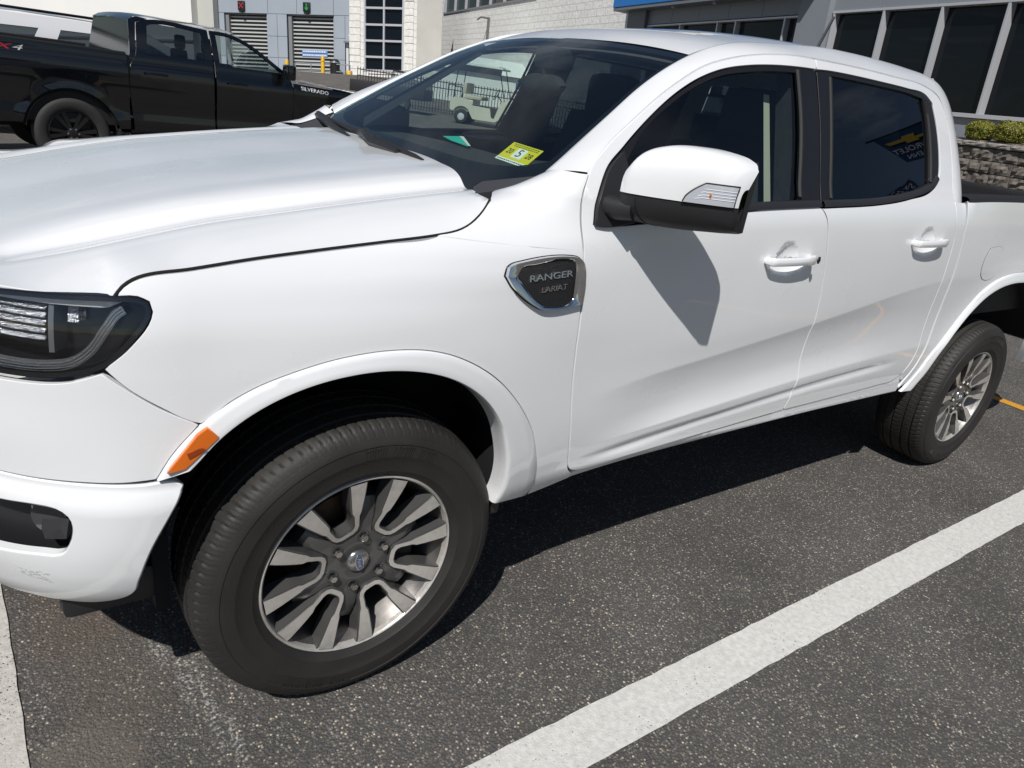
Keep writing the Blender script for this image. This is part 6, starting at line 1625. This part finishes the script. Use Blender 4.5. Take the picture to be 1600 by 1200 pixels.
def sshell(name,prof,ins,m_,WS=2.0):
    rows=[]
    for x,z in prof:
        a=ins+0.42*max(0,z-1.25); rows.append([sc_.w(x,a+(WS-2*a)*t,z+0.035*math.sin(math.pi*t)) for t in np.linspace(0,1,9)])
    MB().grid([r_[::-1] for r_ in rows]).build(name,m_,SUV,sharp=40)
sshell("roof",[(-0.98,1.70),(-0.72,1.79),(0.0,1.83),(1.2,1.83),(1.75,1.765)],0.03,SW_); sshell("windshield",[(1.75,1.765),(2.2,1.53),(2.65,1.22)],0.03,TINTGLASS); sshell("hood",[(2.6,1.21),(3.2,1.16),(3.95,1.08),(4.12,0.95),(4.14,0.55)],0.02,SW_); sshell("tailgate",[(-1.18,0.6),(-1.14,1.22),(-0.98,1.70)],0.03,SW_)
for s in (0.28,1.72): MB(sc_.w).tube([(-0.75,s,1.80),(-0.65,s,1.86),(1.2,s,1.885),(1.5,s,1.83)],0.022,6).build("roof_rail",TRIM,SUV)
MB(sc_.w).box((-1.0,0.1,0.4),(4.0,1.9,0.6)).box((-1.1,1.9,0.4),(4.1,2.0,1.22)).build("far_side",SW_,SUV,smooth=False)
for q in (0.5,1.5): MB(sc_.w).box((1.45,q-0.2,1.0),(1.6,q+0.2,1.35),0.04).box((1.50,q-0.12,1.36),(1.6,q+0.12,1.55),0.03).build("seat",mat("seat_grey",(0.12,0.12,0.12),0.8),SUV)
for cx in (0.0,3.07): car_wheel(sc_,cx,0.0,0.40,0.27,0.27,TB,mat("rim_silver",(0.4,0.4,0.4),0.3,metal=0.8),DARK); car_wheel(sc_,cx,1.73,0.40,0.27,0.27,TB,mat("rim_silver",(0.4,0.4,0.4),0.3,metal=0.8),DARK,far=True)
# ---- golf cart seen through the cab
CREAM=mat("cart_cream",(0.62,0.60,0.50),0.4,coat=0.4); CDK=mat("cart_dark",(0.02,0.02,0.022),0.6); CSEAT=mat("cart_seat",(0.50,0.47,0.38),0.6); CW=mat("cart_hub",(0.6,0.62,0.62),0.4)
def golf_cart(P0,ang,label,s=1.0):
    t=thing("golf_cart",label,"golf cart",P0); c=Car(t,P0,ang)
    def w(x,y,z): return c.w(x*s,y*s,z*s)
    # x forward, rear axle 0, front axle 1.65
    side=[(-0.42,0.55),(-0.40,0.72),(-0.25,0.80),(0.10,0.80),(0.28,0.74),(0.34,0.62),(0.95,0.60),(1.02,0.32),(1.12,0.30),(1.22,0.62),(1.32,0.86),(1.55,0.88),(1.95,0.74),(2.08,0.60),(2.06,0.42),(1.98,0.42)]+[(1.65+0.30*math.cos(a),0.25+0.30*math.sin(a)) for a in np.linspace(0.6,2.6,8)]+[(1.30,0.28),(1.15,0.20),(0.40,0.20)]+[(0.31*math.cos(a),0.25+0.31*math.sin(a)) for a in np.linspace(0.3,2.7,8)]+[(-0.40,0.40)]
    MB(w).prism(side,0.06,lambda a,b_,k:(a,k,b_)).build("side_panel",CREAM,t,smooth=False)
    MB(w).prism(side,0.06,lambda a,b_,k:(a,1.14+k,b_)).build("side_panel",CREAM,t,smooth=False)
    m=MB(w); m.box((-0.42,0.06,0.40),(0.34,1.14,0.78)); m.build("rear_body",CREAM,t,smooth=False)
    m=MB(w); m.grid([[(x,0.06,z),(x,0.6,z+0.04),(x,1.14,z)] for x,z in ((1.22,0.62),(1.32,0.86),(1.55,0.88),(1.95,0.74),(2.08,0.60),(2.06,0.42))]); m.build("front_cowl",CREAM,t,sharp=30)
    MB(w).box((1.95,0.48,0.56),(2.10,0.72,0.66),0.02).build("cowl_badge",CDK,t); MB(w).box((1.98,0.1,0.36),(2.12,1.1,0.44),0.02).build("front_bumper",CDK,t)
    MB(w).box((0.30,0.06,0.22),(1.30,1.14,0.28)).build("floor",CDK,t,smooth=False)
    MB(w).box((0.02,0.08,0.80),(0.62,1.12,0.92),0.04).build("seat_cushion",CSEAT,t); MB(w).box((-0.06,0.08,0.95),(0.08,1.12,1.28),0.04).build("seat_back",CSEAT,t)
    MB(w).tube([(-0.30,0.15,0.8),(-0.34,0.15,1.12),(-0.34,1.05,1.12),(-0.30,1.05,0.8)],0.018,6).tube([(-0.55,0.15,0.75),(-0.56,0.15,1.15),(-0.30,0.15,1.15)],0.018,6).build("rear_rail",CDK,t)
    for x in (-0.35,1.42):
        for y in (0.10,1.10): MB(w).tube([(x,y,0.75),(x+(0.10 if x<0 else -0.30),y,1.80)],0.017,6).build("roof_post",CDK,t)
    MB(w).box((-0.55,0.0,1.80),(1.25,1.2,1.86),0.03).box((-0.40,0.12,1.86),(1.10,1.08,1.90),0.02).build("roof",mat("cart_roof",(0.66,0.70,0.66),0.5),t)
    MB(w).box((-0.53,0.02,1.62),(1.20,0.05,1.80)).build("roof_valance",CDK,t,smooth=False)
    MB(w).tube([(1.25,0.35,0.85),(1.05,0.35,1.05)],0.018,6).tube([(1.05+0.16*0.5*math.sin(a),0.35+0.17*math.cos(a),1.05+0.16*math.sin(a)) for a in np.linspace(0,6.283,16)],0.012,6,cap=False).build("steering_wheel",CDK,t)
    for x in (0.0,1.65):
        for y in (-0.02,1.02):
            e=empty("wheel",t,w(x,y+0.1,0.24))
            f_=lambda a,b_,k,x=x,y=y: w(x+a,y+0.1+b_*(1 if y<0.5 else -1),0.24+k)
            MB(f_).lathe([(0.12,-0.10),(0.20,-0.11),(0.235,-0.08),(0.24,0.0),(0.235,0.08),(0.12,0.1)],'y',24).build("tyre",TB,e,sharp=50)
            MB(f_).lathe([(0.001,-0.09),(0.06,-0.095),(0.125,-0.075),(0.13,-0.095)],'y',20).build("hub_cap",CW,e,sharp=50)
    return t
golf_cart((14.62,24.05,gz(14.9,23.8)),R(-46),"cream golf cart with a roof, seen through the white pickup's windshield",1.18)
# dark utility trailer, white marquee, picket fence, lamp post beyond
ut=thing("utility_trailer","dark flat utility trailer parked behind the cream golf cart","trailer",(13.2,28.0,gz(13.2,28.0)))
uc=Car(ut,(12.4,28.4,gz(13.2,28.0)),R(-42))
MB(uc.w).tube([(1.2,0.1,1.0),(1.2,0.1,1.55),(2.4,0.1,1.55),(2.4,0.1,1.0)],0.04,6).build("rail",CDK,ut)
MB(uc.w).box((-0.6,0,0.55),(2.6,1.6,1.0),0.03).build("bed",CDK,ut); 
for x in (0.3,1.7): MB(uc.w).lathe([(0.15,-0.1),(0.30,-0.11),(0.34,-0.05),(0.34,0.1),(0.15,0.1)],'y',20,(x,0.05,0.34)).build("tyre",TB,ut)
TENT=mat("tent_white",(0.70,0.72,0.70),0.6)
def tent(P,ang,L_,D_,label):
    t=thing("marquee",label,"tent",P); c=Car(t,P,ang)
    MB(c.w).box((0,0,0.0),(L_,D_,1.75)).build("tent_wall",TENT,t,smooth=False)
    MB(c.w).add([(-0.2,-0.2,1.75),(L_+0.2,-0.2,1.75),(L_+0.2,D_/2,2.5),(1.5,D_/2,2.5),(L_+0.2,D_+0.2,1.75),(-0.2,D_+0.2,1.75)],[(0,1,2,3),(3,2,4,5),(1,4,2),(0,3,5)]).build("tent_roof",TENT,t,smooth=False)
    MB(c.w).box((4.2,-0.03,1.25),(6.4,-0.01,1.5)).build("tent_sign",mat("sign_navy",(0.03,0.10,0.28),0.5),t,smooth=False)
tent((18.3,33.2,gz(18.3,33.2)-0.2),R(-36),7.5,4,"white marquee behind the golf carts, seen through the cab")
fn_=thing("picket_fence","dark steel picket fence behind the golf carts","fence",(19,27,gz(19,27)))
A0,A1=Vector((13.4,31.4,0)),Vector((22.6,22.6,0)); n_=96
PK=bpy.data.meshes.new("picket"); _m=MB().tube([(0,0,0.05),(0,0,1.45)],0.016,4); PK.from_pydata(_m.v,[],_m.f); PK.materials.append(CDK); PK.update()
for k in range(n_):
    q=A0.lerp(A1,k/(n_-1)); o=link("picket",PK,fn_,(q.x,q.y,gz(q.x,q.y)))
for h in (0.2,1.1,1.36): MB().tube([tuple(A0.lerp(A1,t)+Vector((0,0,h+gz(*A0.lerp(A1,t)[:2])))) for t in np.linspace(0,1,12)],0.022,5).build("fence_rail",CDK,fn_)
lpst=thing("lamp_post","slim dark post in front of the picket fence","post",(19.6,24.9,gz(19.6,24.9)))
MB().tube([(19.6,24.9,gz(19.6,24.9)),(19.6,24.9,1.8)],0.09,10).build("post",CDK,lpst); MB().lathe([(0.001,0.1),(0.1,0.08),(0.1,-0.06),(0.001,-0.06)],'z',12,(19.6,24.9,1.85)).build("lamp",CW,lpst)
# banner on a pole to the right of the lot: it shows, mirrored, in the rear door's glass
bn=thing("pole_banner","dark blue banner on a pole, mirrored in the white pickup's rear door glass","banner",(14.95,-3.2,0))
BX=Vector((-0.64,-0.768,0)); BZ=Vector((0.10,0.0,1.0)).normalized(); BC=Vector((14.42,-3.85,6.35)); BNn=BX.cross(BZ)
def bfr_(a,b_,c): return tuple(BC+BX*a+BZ*b_-BNn*c*0+BNn*c)
MB(bfr_).prism([(-0.85,0.50),(-0.85,-0.62),(0.45,-0.52),(0.78,0.42)],0.02).build("banner_cloth",mat("banner_blue",(0.01,0.05,0.14),0.6),bn,smooth=False)
GOLD=mat("banner_gold",(0.55,0.40,0.06),0.5); BW_=mat("banner_white",(0.75,0.77,0.8),0.6)
MB(lambda a,b_,c:bfr_(a,b_,c)).prism([(-0.50,0.16),(-0.13,0.16),(-0.16,0.27),(0.16,0.27),(0.19,0.20),(0.62,0.20),(0.54,0.10),(0.16,0.10),(0.13,0.02),(-0.19,0.02),(-0.16,0.08),(-0.58,0.08)],0.012,lambda a,b_,c:(a,b_,0.024+c)).build("banner_emblem",GOLD,bn,smooth=False)
text_on("banner_lettering","CHEVROLET",0.24,lambda a,b_,c:bfr_(a-0.05,b_-0.16,0.026),BW_,bn,0.0,0.95)
text_on("banner_lettering","GLENN",0.20,lambda a,b_,c:bfr_(a+0.05,b_-0.40,0.026),BW_,bn,0.0,0.95)
MB().tube([(14.95,-3.2,0),(14.95,-3.2,7.2)],0.07,10).build("pole",CDK,bn)
MB().tube([tuple(BC+BX*0.95+BZ*0.44),tuple(BC-BX*0.85+BZ*0.52)],0.03,6).build("banner_arm",CDK,bn)
